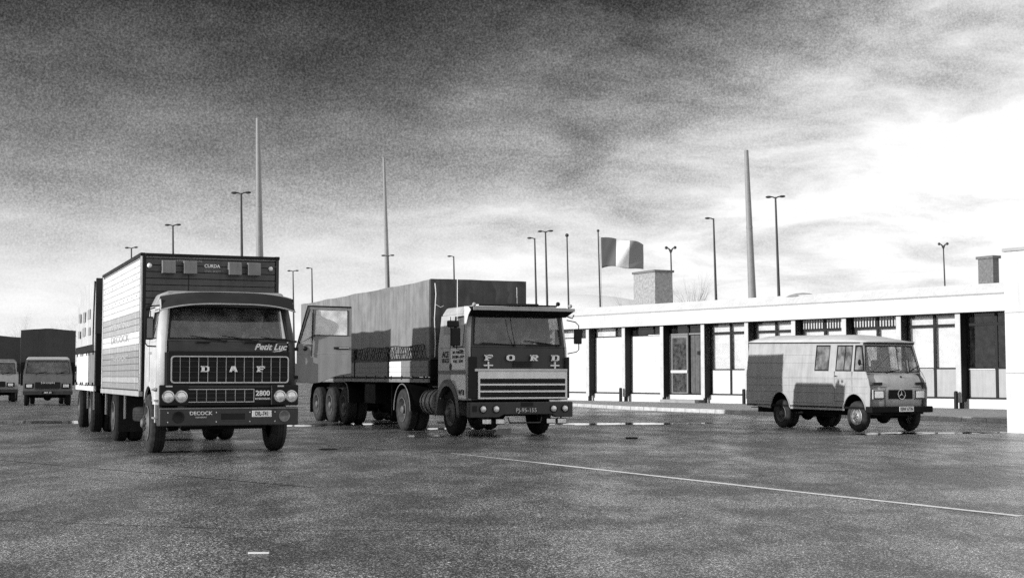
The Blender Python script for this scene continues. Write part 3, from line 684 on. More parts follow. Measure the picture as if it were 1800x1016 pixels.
def steering(par, x, y, z, r, tilt):
    pts = [(r*math.cos(2*math.pi*k/24), r*math.sin(2*math.pi*k/24), 0) for k in range(25)]
    b = MB().tube(pts, .014, 6); b.tube([(-r,0,0),(r,0,0)], .011, 5); b.tube([(0,-r,0),(0,0,0)], .011, 5); b.cyl((0,0,-.25),(0,0,.02), .03, .045, 10)
    return b.build('steering_wheel', 'black', par, loc=(x, y, z), rot=(tilt, 0, 0))

# ---- a seated driver: one skinned surface, face, five-fingered hands
def person(name, label, loc, rz, lean=0.0, hands=((-.17,-.44,.33),(.17,-.44,.33)), top='shirt', par=None, turn=0.0):
    import bmesh
    def skin(vs, es, rad, sub=1, root=0):
        me = bpy.data.meshes.new('s'); me.from_pydata(vs, es, []); o = bpy.data.objects.new('s', me); COL.objects.link(o)
        k = o.modifiers.new('k', 'SKIN'); k.use_smooth_shade = True
        for i, r in enumerate(rad): me.skin_vertices[0].data[i].radius = (r, r) if isinstance(r, float) else r; me.skin_vertices[0].data[i].use_root = (i == root)
        u = o.modifiers.new('u', 'SUBSURF'); u.levels = sub; bpy.context.view_layer.update()
        m2 = bpy.data.meshes.new_from_object(o.evaluated_get(bpy.context.evaluated_depsgraph_get())); bpy.data.objects.remove(o); bpy.data.meshes.remove(me)
        vv = [v.co.copy() for v in m2.vertices]; ff = [tuple(p.vertices) for p in m2.polygons]; bpy.data.meshes.remove(m2); return vv, ff
    L_ = lean; hd = (L_*1.5, -.06, .0)
    vs = [(0,.02,.02),(L_*.3,.03,.16),(L_*.7,.02,.32),(L_,.0,.46),(L_*1.1,-.02,.56),(L_*1.3,-.05,.64),(L_*1.4,-.065,.70),(L_*1.5,-.07,.78),(L_*1.5,-.055,.86)]
    rad = [.15,.135,(.165,.12),(.17,.11),.065,.06,.085,.098,.07]; es = [(i,i+1) for i in range(8)]
    ends = []
    for sg, h in ((-1, hands[0]), (1, hands[1])):
        b0 = len(vs); sh = (sg*.19+L_, -.0, .50); hv = Vector(h); sv = Vector(sh); el_ = (sv+hv)/2 + Vector((sg*.09, .04, -.11)); w2 = hv + (el_-hv).normalized()*.085
        vs += [sh, tuple((sv+el_)/2), tuple(el_), tuple((el_+w2)/2), tuple(w2), tuple(hv)]; rad += [.072,.056,.047,.043,.028,(.036,.022)]
        es += [(3,b0)] + [(b0+i,b0+i+1) for i in range(5)]; ends.append((hv, (hv-w2).normalized(), sg))
    for sg in (-1, 1):
        b0 = len(vs); vs += [(sg*.10,0,.0),(sg*.13,-.24,.07),(sg*.14,-.47,.08),(sg*.14,-.52,-.16),(sg*.14,-.54,-.38),(sg*.14,-.70,-.42)]; rad += [.10,.085,.065,.058,.043,.04]
        es += [(0,b0)] + [(b0+i,b0+i+1) for i in range(5)]
    V, Fc = skin(vs, es, rad, 2)
    mb = MB(); mi = []
    for f in Fc:
        c = sum((V[i] for i in f), Vector())/len(f)
        isk = c.z > .585 or any((c-h).length < .10 for h, _, _ in ends)
        mi.append(0 if isk else 2 if (c.z < .11 and c.y < .3 and not (abs(c.x) > .2 and c.z > .09)) else 1)
    mb.v = [tuple(v) for v in V]; mb.f = list(Fc); mb.m = mi
    hc = Vector((L_*1.5, -.07, .78))
    # nose, ears, brow
    mb.poly([hc+Vector((-.014,-.085,.0)), hc+Vector((.014,-.085,.0)), hc+Vector((0,-.085,.055))], (0,-.026,-.008), 0)
    for sg in (-1, 1): mb.sphere(hc+Vector((sg*.094,.005,.0)), .026, 5, 0, (.4,.7,1.1)); mb.sphere(hc+Vector((sg*.034,-.086,.03)), .011, 5, 3, (1.3,.6,.8))
    mb.sphere(hc+Vector((0,-.082,-.042)), .022, 5, 3, (1.2,.35,.25))
    for h, d, sg in ends:      # four unequal bent fingers and a thumb, rooted in the palm
        side = d.cross(Vector((0,0,1))).normalized(); dn = side.cross(d).normalized()
        for k, ln in enumerate((.068,.078,.072,.055)):
            o = h + side*(-.027+.018*k); p1 = o + d*ln*.5; p2 = p1 + d*ln*.25 - dn*ln*.42; p3 = p2 - d*ln*.25 - dn*ln*.28
            mb.tube([o-d*.02, o+d*.01, p1, p2, p3], [.0095,.0095,.009,.0085,.007], 6, 0)
        o = h - side*sg*.03; mb.tube([o-d*.03, o-side*sg*.03+d*.0, o-side*sg*.03+d*.035-dn*.015], [.012,.011,.009], 6, 0)
    o = mb.build(name, ['skin', top, 'trousers', 'black'], None); o.location = loc; o.rotation_euler = (0, 0, rz); tag(o, label, 'person')
    hb = MB(); hb.sphere(hc+Vector((0,.012,.025)), .112, 8, sc=(.98,1.0,1.0)); 
    hb.v = [v for v in hb.v]; keep = []
    for f in hb.f:
        c = sum((Vector(hb.v[i]) for i in f), Vector())/len(f) - hc
        if c.z > .055 or (c.y > .0 and c.z > -.05): keep.append(f)
    hb.f = keep; hb.m = [0]*len(keep); hb.build('hair', 'hair', o)
    return o

# ---- generic forward-control cab with real openings
def cab(root, W, zb, zs, zt, zr, ys, yt, L, Wt, fm, sm, hole, arch=None, skipdoor=None, inner='interior', tz=.04, wm=.07, roofm=None, rear=True, glassm='glass_dark', cc=.0, openside=None):
    h = W/2; ht = Wt/2; H0, HT0 = h, ht; h -= cc; ht -= cc
    # front lower skin
    MB().hexa([(-h+.02,0,zb),(h-.02,0,zb),(h-.02,.06,zb),(-h+.02,.06,zb)], [(-h+.02,ys,zs),(h-.02,ys,zs),(h-.02,ys+.06,zs),(-h+.02,ys+.06,zs)]).build('front_panel', fm, root, .012)
    # windscreen frame
    O = [(-h,ys,zs),(h,ys,zs),(ht,yt,zt),(-ht,yt,zt)]
    dz = zt-zs; f = lambda u, w: ((-h+(h-ht)*w) + (2*(h-(h-ht)*w))*u, ys+(yt-ys)*w, zs+dz*w)
    a = wm/W; I = [f(a,.07),f(1-a,.07),f(1-a,.93),f(a,.93)]
    MB().ring(O, I, (0,.05,0)).build('windscreen_frame', fm, root, .006, 1)
    I2 = [Vector(p)+Vector((0,.025,0)) for p in I]
    MB().ring([I[0],I[1],I[2],I[3]], [f(a+.012,.10),f(1-a-.012,.10),f(1-a-.012,.90),f(a+.012,.90)], (0,-.008,0)).build('windscreen_seal', 'black', root)
    MB().poly(I2, (0,.006,0)).build('windscreen', glassm, root)
    h, ht = H0, HT0
    if cc:
        for sg in (-1, 1):      # rounded front corners
            V = []; nn_ = 6
            for z, hh, y_ in ((zb, h, 0), (zs, h, ys), (zt, ht, yt)):
                for k in range(nn_+1):
                    a_ = math.pi/2*k/nn_; V.append((sg*(hh-cc+cc*math.sin(a_)), y_+cc*(1-math.cos(a_)), z))
            c_ = MB().add(V, [(i*(nn_+1)+k, i*(nn_+1)+k+1, (i+1)*(nn_+1)+k+1, (i+1)*(nn_+1)+k) for i in range(2) for k in range(nn_)]).build('corner_panel', fm if (sg > 0 and openside) else sm, root)  # right corner beside the open door: shade put in as the dark front colour
            s_ = c_.modifiers.new('skin', 'SOLIDIFY'); s_.thickness = .02; s_.offset = -sg
    # sides
    for sg in (-1, 1):
        H, T = sg*h, sg*ht; t = (-sg*.04, 0, 0)
        xa = lambda z: H + (T-H)*max(0, (z-zs)/(zt-zs))
        y0, y1, hz0, hz1 = hole; yy = lambda z: ys+(yt-ys)*(z-zs)/(zt-zs)
        Oq = [(H,ys+cc,zs),(H,L,zs),(T,L-.03,zt),(T,yt+cc,zt)]
        Iq = [(xa(hz0),y0,hz0),(xa(hz0),y1,hz0),(xa(hz1),y1,hz1),(xa(hz1),max(y0, yt+.07),hz1)]
        if openside == sg:
            # open doorway: only the rear part of the side remains
            MB().poly([(H,y1+.05,zs),(H,L,zs),(T,L-.03,zt),(T,y1+.05,zt)], t).build('rear_side_panel', sm, root, .006, 1)
            MB().poly([(T,yt+cc,zt-.06),(T,y1+.05,zt-.06),(T,y1+.05,zt),(T,yt+cc,zt)], t).build('door_header', sm, root)
        else:
            s_ = MB().ring(Oq, Iq, t).build('side_panel', sm, root, .006, 1)
            gl = MB().poly([Vector(p)+Vector((-sg*.02,0,0)) for p in Iq], (-sg*.006,0,0)).build('side_window', glassm, s_)
            MB().ring([Vector(p)+Vector((sg*.004,0,0)) for p in Iq], [Vector(p)+Vector((sg*.004,(.02 if i in (0,3) else -.02),(.02 if i < 2 else -.02))) for i, p in enumerate(Iq)], (-sg*.02,0,0)).build('window_seal', 'black', s_)
        if arch:
            ya, ra, za = arch; 
            n = 10
            if zb < za+ra:
                pts = [(H,cc,zb)]
                for k in range(n+1):
                    an = math.pi - math.pi*k/n; py = ya+ra*math.cos(an); pz = za+ra*math.sin(an)
                    if pz >= zb: pts.append((H,py,pz))
                pts = [pts[0], (H,max(pts[1][1],cc+.01),zb)] + pts[1:] + [(H,pts[-1][1],zb)]
            else: pts = [(H,cc,zb)]
            if pts[-1][1] < L: pts += [(H,L,zb)]
            pts += [(H,L,zs-.001),(H,ys+cc,zs-.001)]
        else: pts = [(H,cc,zb),(H,L,zb),(H,L,zs-.001),(H,ys+cc,zs-.001)]
        if openside == sg: pts = [(H,y1+.05,zb),(H,L,zb),(H,L,zs-.001),(H,y1+.05,zs-.001)] if zb >= 1 else [(H,1.15,zb+.3),(H,L,zb+.3),(H,L,zs-.001),(H,1.15,zs-.001)]
        MB().poly(pts, t).build('lower_side_panel', sm, root, .006, 1)
    # roof, floor, rear wall
    e = .10
    MB().hexa([(-ht-.005,yt-.02,zt),(ht+.005,yt-.02,zt),(ht+.005,L-.02,zt),(-ht-.005,L-.02,zt)], [(-ht+e,yt+.12,zr),(ht-e,yt+.12,zr),(ht-e,L-.1,zr),(-ht+e,L-.1,zr)]).build('roof', roofm or sm, root, .05, 3)
    box('cab_floor', 'chassis', root, -h+.05, h-.05, .08, L-.02, zb+.02, zb+.10)
    if rear:
        w1 = .32
        MB().ring([(-h+.03,L-.05,zb+.1),(h-.03,L-.05,zb+.1),(ht-.02,L-.05,zt),(-ht+.02,L-.05,zt)], [(-w1*2.2,L-.05,zs+.1),(w1*2.2,L-.05,zs+.1),(w1*2.2,L-.05,zt-.14),(-w1*2.2,L-.05,zt-.14)], (0,.04,0)).build('rear_wall', inner, root)
        box('rear_window', glassm, root, -w1*2.2, w1*2.2, L-.04, L-.034, zs+.1, zt-.14)
    MB().hexa([(-h+.06,ys+.07,zs-.22),(h-.06,ys+.07,zs-.22),(h-.06,ys+.48,zs-.22),(-h+.06,ys+.48,zs-.22)], [(-h+.06,ys+.07,zs-.02),(h-.06,ys+.07,zs-.02),(h-.06,ys+.40,zs+.0),(-h+.06,ys+.40,zs+.0)]).build('dashboard', 'black', root, .02)
def wiper(root, x, y, z, L, ang, slope):
    w = MB().tube([(0,0,0),(L*.5*math.cos(ang),.0,L*.5*math.sin(ang)),(L*.6*math.cos(ang),slope*L*.5*math.sin(ang),L*.6*math.sin(ang))], .008, 5)
    w.tube([(L*.15*math.cos(ang),-.01,L*.15*math.sin(ang)+.012),(L*math.cos(ang),slope*L*math.sin(ang)-.01,L*math.sin(ang)+.012)], .011, 4)
    w.cyl((0,0,0),(0,-.03,0),.022,None,8)
    return w.build('wiper', 'black', root, loc=(x, y, z))
def plate(root, x, y, z, w, h, s, dark=False, par=None):
    p = box('number_plate', 'black' if dark else 'letter_white', root, x-w/2, x+w/2, y-.012, y, z-h/2, z+h/2, bevel=.004)
    text('plate_lettering', s, h*.92, p, (x, y-.014, z), 'letter_white' if dark else 'letter_black', sx=w/(h*.62*len(s)), ext=.002, bold=.002); return p
def rails(root, y0, y1, z, m='chassis'):
    for sx in (-1, 1): box('chassis_rail', m, root, sx*.43-.04, sx*.43+.04, y0, y1, z-.13, z+.13)
def axle(root, y, r, w=1.9): MB().cyl((-w/2,y,r),(w/2,y,r),.075,None,12).sphere((0,y,r),.2,8).build('axle', 'chassis', root)

# ============================================================ box truck
TD = R(22.3)
T = thing('box_truck', 'dark-fronted cab-over box truck with open driver door, nearest vehicle on the left', 'truck', (-4.93, 24.56, 0), TD)
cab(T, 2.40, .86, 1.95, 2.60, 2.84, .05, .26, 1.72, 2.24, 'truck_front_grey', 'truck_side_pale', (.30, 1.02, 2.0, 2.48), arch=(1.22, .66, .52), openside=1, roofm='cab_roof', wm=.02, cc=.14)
gx0, gx1, gz0, gz1 = -1.00, 1.05, 1.23, 1.70
mat('grille_back', .006, .8)
box('fascia', 'black', T, -1.045, 1.065, -.012, .01, .84, 1.78, bevel=.004)
g = box('grille', 'grille_back', T, gx0, gx1, -.018, -.012, gz0, gz1)
rr_ = lambda x0, x1, z0, z1, c, y: [(x0+c,y,z0),(x1-c,y,z0),(x1-c*.3,y,z0+c*.3),(x1,y,z0+c),(x1,y,z1-c),(x1-c*.3,y,z1-c*.3),(x1-c,y,z1),(x0+c,y,z1),(x0+c*.3,y,z1-c*.3),(x0,y,z1-c),(x0,y,z0+c),(x0+c*.3,y,z0+c*.3)]
MB().ring(rr_(gx0,gx1,gz0,gz1,.05,-.045), rr_(gx0+.02,gx1-.02,gz0+.02,gz1-.02,.04,-.045), (0,.027,0)).build('grille_frame', 'trim_bright', g)
bv = MB().box(-.005,.005,-.036,-.018,gz0+.02,gz1-.02).mesh('grille_bar', 'panel_grey'); bh = MB().box(gx0+.02,gx1-.02,-.030,-.019,-.0045,.0045).mesh('grille_bar', 'bumper_grey')
for i in range(1, 13): place(bv, 'grille_bar', g, loc=(gx0+(gx1-gx0)*i/13, 0, 0))
for i in range(1, 5): place(bh, 'grille_bar', g, loc=(0, 0, gz0+(gz1-gz0)*i/5))
for ch, x in (('D', -.42), ('A', .07), ('F', .55)): block_letter(ch, .14, .10, 0).build('brand_letter', 'letter_white', g, loc=(x, -.046, 1.475))
g2 = box('lower_grille', 'grille_back', T, -.72, .84, -.030, -.013, .87, 1.13)
MB().ring([(-.72,-.04,.90),(.44,-.04,.90),(.44,-.04,1.13),(-.72,-.04,1.13)], [(-.71,-.04,.912),(.43,-.04,.912),(.43,-.04,1.118),(-.71,-.04,1.118)], (0,.01,0)).build('grille_frame', 'trim_bright', g2)
bv2 = MB().box(-.005,.005,-.04,-.03,.90,1.12).mesh('grille_bar', 'panel_grey'); bh2 = MB().box(-.71,.43,-.036,-.030,-.005,.005).mesh('grille_bar', 'bumper_grey')
for i in range(1, 7): place(bv2, 'grille_bar', g2, loc=(-.72+1.16*i/7, 0, 0))
for i in range(1, 3): place(bh2, 'grille_bar', g2, loc=(0, 0, .90+.23*i/3))
text('model_number', '2800', .125, T, (.59, -.045, 1.05), 'letter_white', bold=.003, sx=1.0)
box('badge', 'bumper_grey', T, .455, .73, -.036, -.030, .93, .985); text('badge_lettering', 'INTERCOOLING', .036, T, (.592, -.040, .957), 'letter_white', bold=.001)
text('name_script', 'Petit Luc', .15, T, (.73, .03, 1.86), 'letter_white', bold=.004, shear=.35, sx=1.05)
MB().tube([(.74,.012,1.775),(.90,.014,1.79),(.98,.018,1.82)], [.004,.009,.004], 5).build('name_flourish', 'letter_white', T)
box('front_trim', 'bumper_grey', T, -1.04, 1.06, -.03, -.012, 1.155, 1.185)
for sx, xs in ((-1, (-1.045, -.825)), (1, (.885, 1.09))):
    hb_ = box('lamp_housing', 'black', T, min(xs)-.15, max(xs)+.13, -.07, -.012, .84, 1.20, bevel=.02)
    for x in xs: lens(hb_, 'headlight', x, -.072, 1.0, .09)
    box('indicator', 'trim_bright', hb_, xs[0]-.04, xs[0]+.07, -.085, -.07, 1.165, 1.19)
bp_ = MB().box(-1.20, 1.20, -.16, .02, .50, .815).build('bumper', 'bumper_grey', T, .02)
MB().ring([(-.18,-.164,.58),(.28,-.164,.58),(.28,-.164,.73),(-.18,-.164,.73)], [(-.16,-.164,.60),(.26,-.164,.60),(.26,-.164,.71),(-.16,-.164,.71)], (0,.01,0)).build('step_slot', 'bumper_grey', bp_)
box('slot', 'black', bp_, -.16, .26, -.163, -.161, .60, .71)
for x in (-.88, .95): MB().lathe([(.10,0),(.10,-.012),(.085,-.014),(.07,-.006),(0,-.004)], axis='y', n=24).build('fog_lamp', ['black', 'lens_dull'][x > 0], bp_, loc=(x, -.162, .655))
for x in (-1.06, -.24, .34, .78): 
    for z in (.57, .73): MB().cyl((x,-.175,z),(x,-.16,z),.012,None,6).build('bolt', 'chrome', bp_)
plate(bp_, .55, -.163, .70, .34, .11, 'DIL-741')
text('haulier_name', 'DECOCK', .085, bp_, (-.50, -.164, .715), 'letter_white', bold=.001, sx=1.1); text('haulier_name', 'TRANSPORT', .035, bp_, (-.50, -.164, .645), 'letter_white')
box('bumper_trim', 'trim_bright', bp_, -1.2, 1.2, -.165, -.155, .795, .80)
# sun visor: curved sheet with a bright lip
vb = MB(); V = []; n = 24; lipa = []; lipb = []
for i in range(n+1):
    u = -1+2*i/n; dz = -.11*abs(u)**3.2; x = u*1.17; yo = .18*abs(u)**3
    top = Vector((x*.985, .17+yo*.5, 2.82+dz*.8)); low = Vector((x, -.17+yo, 2.60+dz))
    V += [top, low, low+Vector((0,.014,.006)), top+Vector((0,.02,-.02))]; lipa.append(low+Vector((0,0,-.004))); lipb.append(top)
vb.add(V, [(4*i+j, 4*i+4+j, 4*i+4+(j+1) % 4, 4*i+(j+1) % 4) for i in range(n) for j in range(4)] + [(0,1,2,3), (4*n+3,4*n+2,4*n+1,4*n)])
vz = vb.build('sun_visor', 'visor_dark', T); MB().tube(lipa, .013, 6).build('visor_lip', 'trim_bright', vz); MB().tube(lipb, .010, 6).build('visor_lip', 'trim_bright', vz)
MB().poly([(-1.17,.02,2.475),(-1.17,.13,2.68),(-1.17,.24,2.66),(-1.16,.10,2.46)], (.012,0,0)).build('visor_end', 'truck_side_pale', vz)
box('roof_hatch', 'black', T, -.18, .38, .7, 1.1, 2.785, 2.83, bevel=.01); box('roof_hatch_rim', 'letter_white', T, -.3, -.2, .6, .9, 2.785, 2.815)
for x in (-1.06, 1.10): box('marker_lamp', 'black', T, x-.09, x+.09, .26, .36, 2.66, 2.73, bevel=.01)
for x, a in ((-.25, math.pi-.12), (.30, math.pi-.13), (.98, math.pi-.10)): wiper(T, x+.2, .03, 1.96, .62, a, .3)
for x in (-.45, .38, .72): box('wiper_cover', 'black', T, x-.12, x+.12, -.015, .045, 1.925, 1.95, bevel=.006)
box('paper', 'paper', T, -.02, .34, .12, .40, 1.975, 1.982); box('paper', 'paper', T, .40, .66, .16, .42, 1.975, 2.04)
steering(T, .62, .62, 1.98, .24, R(-62)); seat(T, .68, .85, 1.62); seat(T, -.68, .85, 1.62)
# side details (viewer's left)
xs = -1.20
for y in (1.10,): box('door_gap', 'black', T, xs-.003, xs+.01, y, y+.02, 1.25, 2.52)
box('door_gap', 'black', T, xs-.003, xs+.01, .235, .25, 1.05, 1.95); box('door_handle', 'chrome', T, xs-.03, xs-.003, .88, 1.02, 1.74, 1.78)
box('corner_vent', 'bumper_grey', T, -1.10, -1.055, -.005, .03, 1.20, 1.76)
MB().tube([(xs-.02, .42, 2.54), (xs-.02, 1.0, 2.54)], .012, 5).build('gutter', 'black', T)
MB().tube([(xs+.03,.22,1.86),(xs-.15,.30,1.87),(xs-.19,.32,1.92),(xs-.19,.32,2.52),(xs-.14,.36,2.56),(xs+.08,.45,2.58)], .013, 6).build('mirror_arm', 'black', T)
mr_ = box('mirror', 'black', T, xs-.19, xs-.05, .32, .37, 1.98, 2.38, bevel=.02); box('mirror_back', 'board_grey', mr_, xs-.165, xs-.065, .312, .319, 2.01, 2.35)
MB().tube([(xs-.19,.32,2.50),(xs-.12,.32,2.52)], .035, 6).build('kerb_mirror', 'black', T)
MB().tube([(xs-.02,.12,1.10),(xs-.09,.10,1.12),(xs-.02,.10,1.14)], .02, 6).build('grab_handle', 'chrome', T)
fd = MB().box(xs-.01, xs+.05, .30, .36, .55, 1.25).build('wing_edge', 'white_paint', T)
for z in (.62, .92): box('step', 'trim_bright', T, xs-.06, xs+.10, .05, .34, z, z+.03)
box('step_panel', 'bumper_grey', T, xs+.02, xs+.06, .0, .30, .50, 1.02)
# wheel arch skirt behind the wheel
arc = [(xs+.03, 1.22+.70*math.cos(a), .56+.70*math.sin(a)) for a in [math.pi*k/14 for k in range(15)]]
MB().tube(arc, .022, 6).build('wheel_arch_lip', 'black', T)
mg = MB(); V = []
for a in [math.pi*k/14 for k in range(15)]:
    for x in (xs+.03, xs+.42): V.append((x, 1.22+.69*math.cos(a), .56+.69*math.sin(a)))
mg.add(V, [(2*i, 2*i+2, 2*i+3, 2*i+1) for i in range(14)]); mg.build('mudguard', 'black', T)
wheel(T, -1.09, 1.12, .52, .27, -1, front=True, rim='rim_dirty', tyre='rubber_dusty'); wheel(T, 1.06, 1.12, .52, .27, 1, front=True, rim='rim_dirty', tyre='rubber_dusty')
wheel(T, -1.12, 5.95, .52, .27, -1, dual=True, rim='rim_dirty'); wheel(T, 1.08, 5.95, .52, .27, 1, dual=True, rim='rim_dirty')
rails(T, .2, 8.0, .86); axle(T, 1.22, .50); axle(T, 5.95, .52)
box('engine_block', 'chassis', T, -.38, .38, .25, 1.6, .48, 1.0, bevel=.05); box('gearbox', 'chassis', T, -.22, .22, 1.6, 3.0, .45, .85, bevel=.05)
MB().tube([(-.75,.45,.46),(.75,.45,.46)], .04, 8).build('steering_rod', 'chassis', T)
sp = place(_wc[(.52, .27, False, 'rim_dirty', 'rubber_dusty', True)][0], 'spare_tyre', T, loc=(-.72, 2.95, .63), rot=(0, R(90), 0))
MB().box(.55, 1.15, 2.3, 3.6, .5, .98).build('fuel_tank', 'chassis', T, .06)
# dangling tarpaulin strap under the box
for y in (4.6, 6.75, 7.95): box('guard_strut', 'trim_bright', T, -1.20, -1.165, y, y+.045, .50, 1.08)
box('rear_underrun', 'chassis', T, -1.1, 1.1, 7.9, 8.0, .45, .6)
for y in (5.2, 6.7): box('mud_flap', 'rubber', T, -1.24, -.7, y, y+.015, .22, 1.02)
# box body: planks on a frame
X0, X1, Y0, Y1, Z0, Z1 = -1.25, 1.25, 1.86, 8.12, 1.08, 3.56
for x in (X0, X1):
    sg = -1 if x < 0 else 1; pmt = 'trim_bright' if sg < 0 else 'bumper_grey'  # front posts: lit left and shaded right are put into the colours
    MB().box(x-.035 if sg < 0 else x-.03, x+.03 if sg < 0 else x+.035, Y0-.03, Y0+.06, Z0, Z1).build('corner_post', pmt, T, .01)
    MB().box(x-.03, x+.03, Y1-.06, Y1+.03, Z0, Z1).build('corner_post', 'trim_bright', T, .01)
    box('roof_rail', 'black', T, x-.045, x+.045, Y0-.04, Y1+.04, Z1-.005, Z1+.055, bevel=.008)
    box('floor_rail', 'panel_grey', T, x-.04, x+.04, Y0-.02, Y1+.02, Z0-.10, Z0-.002, bevel=.006)
box('corner_strip', 'black', T, X0+.001, X0+.055, Y0-.036, Y0-.03, Z0, Z1)
box('corner_strip', 'black', T, X0-.04, X0-.036, Y0+.0, Y0+.02, Z0, Z1)
box('roof_rail', 'black', T, X0+.046, X1-.046, Y0-.045, Y0+.03, Z1-.008, Z1+.05, bevel=.008); box('roof_rail', 'black', T, X0+.046, X1-.046, Y1-.03, Y1+.04, Z1-.008, Z1+.05)
box('box_roof', 'plank_grey', T, X0, X1, Y0, Y1, Z1-.03, Z1+.02); box('box_floor', 'chassis', T, X0+.03, X1-.03, Y0, Y1, Z0-.08, Z0)
box('rear_door', 'plank_grey', T, X0+.04, X1-.04, Y1-.03, Y1, Z0, Z1-.04)
NPK = 20; ph = (Z1-Z0-.06)/NPK
pm = {}
for mm in ('plank_white', 'plank_grey', 'plank_mid'): pm[mm] = MB().poly([(-.007,Y0+.06,.0),(-.014,Y0+.06,.008),(-.014,Y0+.06,ph-.014),(-.005,Y0+.06,ph-.005),(.013,Y0+.06,ph-.005),(.013,Y0+.06,0)], (0,Y1-Y0-.12,0)).mesh('plank', mm)
for i in range(NPK):
    zc_ = Z0+.02+ph*i; q_ = zc_ + ph/2
    mm = 'plank_white' if q_ > 2.55 or 1.98 < q_ < 2.2 or 1.66 < q_ < 1.76 else ('plank_grey' if q_ > 1.8 and i % 2 == 0 or q_ < 1.55 and i % 3 == 1 else 'plank_mid')
    if 2.2 < q_ < 2.55: mm = 'plank_grey'
    for x in (X0, X1): place(pm[mm], 'plank', T, loc=(x, 0, zc_))
box('side_backing', 'bumper_grey', T, X0+.015, X0+.03, Y0+.05, Y1-.05, Z0, Z1-.03); box('side_backing', 'black', T, X1-.03, X1-.015, Y0+.05, Y1-.05, Z0, Z1-.03)
pf_ = MB().box(X0+.06, X1-.04, -.014, .012, 0, ph-.012).mesh('plank', 'plank_front')
for i in range(NPK): place(pf_, 'plank', T, .004, 1, loc=(0, Y0, Z0+.02+ph*i))
box('front_backing', 'black', T, X0+.05, X1-.05, Y0+.013, Y0+.03, Z0, Z1-.03)
box('front_seam', 'black', T, -.42, -.405, Y0-.018, Y0-.012, 1.9, Z1-.06)
for x in (-.79, -.40, .43, .79):
    v_ = MB().hexa([(x-.12,Y0-.17,3.24),(x+.12,Y0-.17,3.24),(x+.12,Y0-.015,3.24),(x-.12,Y0-.015,3.24)], [(x-.12,Y0-.15,3.47),(x+.12,Y0-.15,3.47),(x+.12,Y0-.015,3.49),(x-.12,Y0-.015,3.49)]).build('vent_box', 'board_grey', T, .008)
for x in (-1.13, 1.12): MB().sphere((x, Y0-.04, 3.38), .045, 6).build('marker_lamp', 'letter_white', T)
text('box_lettering', 'CURDA', .085, T, (0.02, Y0-.018, 3.40), 'letter_white', bold=.002, sx=1.0); text('box_lettering', 'STEEL BODY', .055, T, (0.03, Y0-.018, 3.30), 'plank_grey')
text('box_lettering', 'INTERNATIONAL', .055, T, (-.42, Y0-.018, 3.485), 'plank_grey', sx=1.2)
text('side_lettering', 'DECOCK', .21, T, (X0-.016, 5.0, 2.09), 'plank_grey', 'side', sx=3.4)
text('side_lettering', 'TRANSPORT', .16, T, (X0-.016, 5.0, 1.70), 'panel_grey', 'side', sx=3.2, bold=.004)
text('side_lettering', 'INTERNATIONAL', .16, T, (X0-.016, 5.0, 2.36), 'post_light', 'side', sx=2.5, bold=.004)
for sx_ in range(9): 
    for z in (3.2, 2.85): MB().cyl((X0-.02, 2.5+sx_*.65, z), (X0-.012, 2.5+sx_*.65, z), .014, None, 6).build('rivet', 'bumper_grey', T)
# open driver's door
DA = R(3) - TD
dr = bpy.data.objects.new('door', None); COL.objects.link(dr); dr.parent = T
dl = .97
def dpt(u, z, o=0): return (u*dl, o, z)
outer = [dpt(0,1.72),dpt(1,1.70),dpt(1,2.575),dpt(.19,2.60)]
win = [dpt(.33,2.08),dpt(.93,2.07),dpt(.93,2.52),dpt(.35,2.54)]
qw = [dpt(.07,1.93),dpt(.27,1.92),dpt(.27,2.53),dpt(.22,2.54)]
dm_ = MB()
# frame pieces round the two panes
dm_.poly([dpt(0,1.25),dpt(.30,1.22),dpt(.44,1.24),dpt(.60,1.31),dpt(.80,1.37),dpt(1,1.40),dpt(1,2.07),dpt(.33,2.08),dpt(.29,1.92),dpt(.03,1.93),dpt(0,1.86)], (0,.05,0))
dm_.poly([dpt(.93,2.071),dpt(1,2.071),dpt(1,2.575),dpt(.93,2.573)], (0,.05,0)); dm_.poly([dpt(.20,2.54),dpt(.93,2.52),dpt(.93,2.576),dpt(.215,2.60)], (0,.05,0))
dm_.poly([dpt(.27,1.921),dpt(.33,2.081),dpt(.35,2.54),dpt(.28,2.54)], (0,.05,0)); dm_.poly([dpt(0,1.861),dpt(.05,1.931),dpt(.245,2.545),dpt(.20,2.599)], (0,.05,0))
mat('door_paint', .24, .42, var=.12, streak=.2, coat=.2)
bpy.data.objects.remove(dr)
dr = dm_.build('door', 'door_paint', T, .006, 1, loc=(1.22, .10, 0), rot=(0, 0, DA))
mat('window_haze', .72, .5, var=.1, scale=10)
MB().poly([Vector(p)+Vector((0,.02,0)) for p in (dpt(.33,2.08),dpt(.93,2.07),dpt(.93,2.52),dpt(.35,2.535))], (0,.006,0)).build('window', 'glass_dusty', dr)
MB().poly([Vector(p)+Vector((0,.02,0)) for p in (dpt(.05,1.93),dpt(.27,1.92),dpt(.28,2.54),dpt(.24,2.54))], (0,.006,0)).build('quarter_window', 'glass_dusty', dr)
MB().tube([dpt(0,1.86,-.005),dpt(.20,2.60,-.005),dpt(1,2.577,-.005)], .014, 5).build('door_seal', 'black', dr); MB().tube([dpt(.33,2.08,-.004),dpt(.93,2.07,-.004),dpt(.93,2.52,-.004)], .009, 5).build('window_seal', 'black', dr); MB().tube([dpt(.33,2.08,-.004),dpt(.05,1.93,-.004),dpt(.24,2.54,-.004)], .009, 5).build('window_seal', 'black', dr)
MB().tube([dpt(.27,1.70,-.03),dpt(.29,2.0,-.03),dpt(.30,2.54,-.02)], .012, 5).build('mirror_arm', 'black', dr)
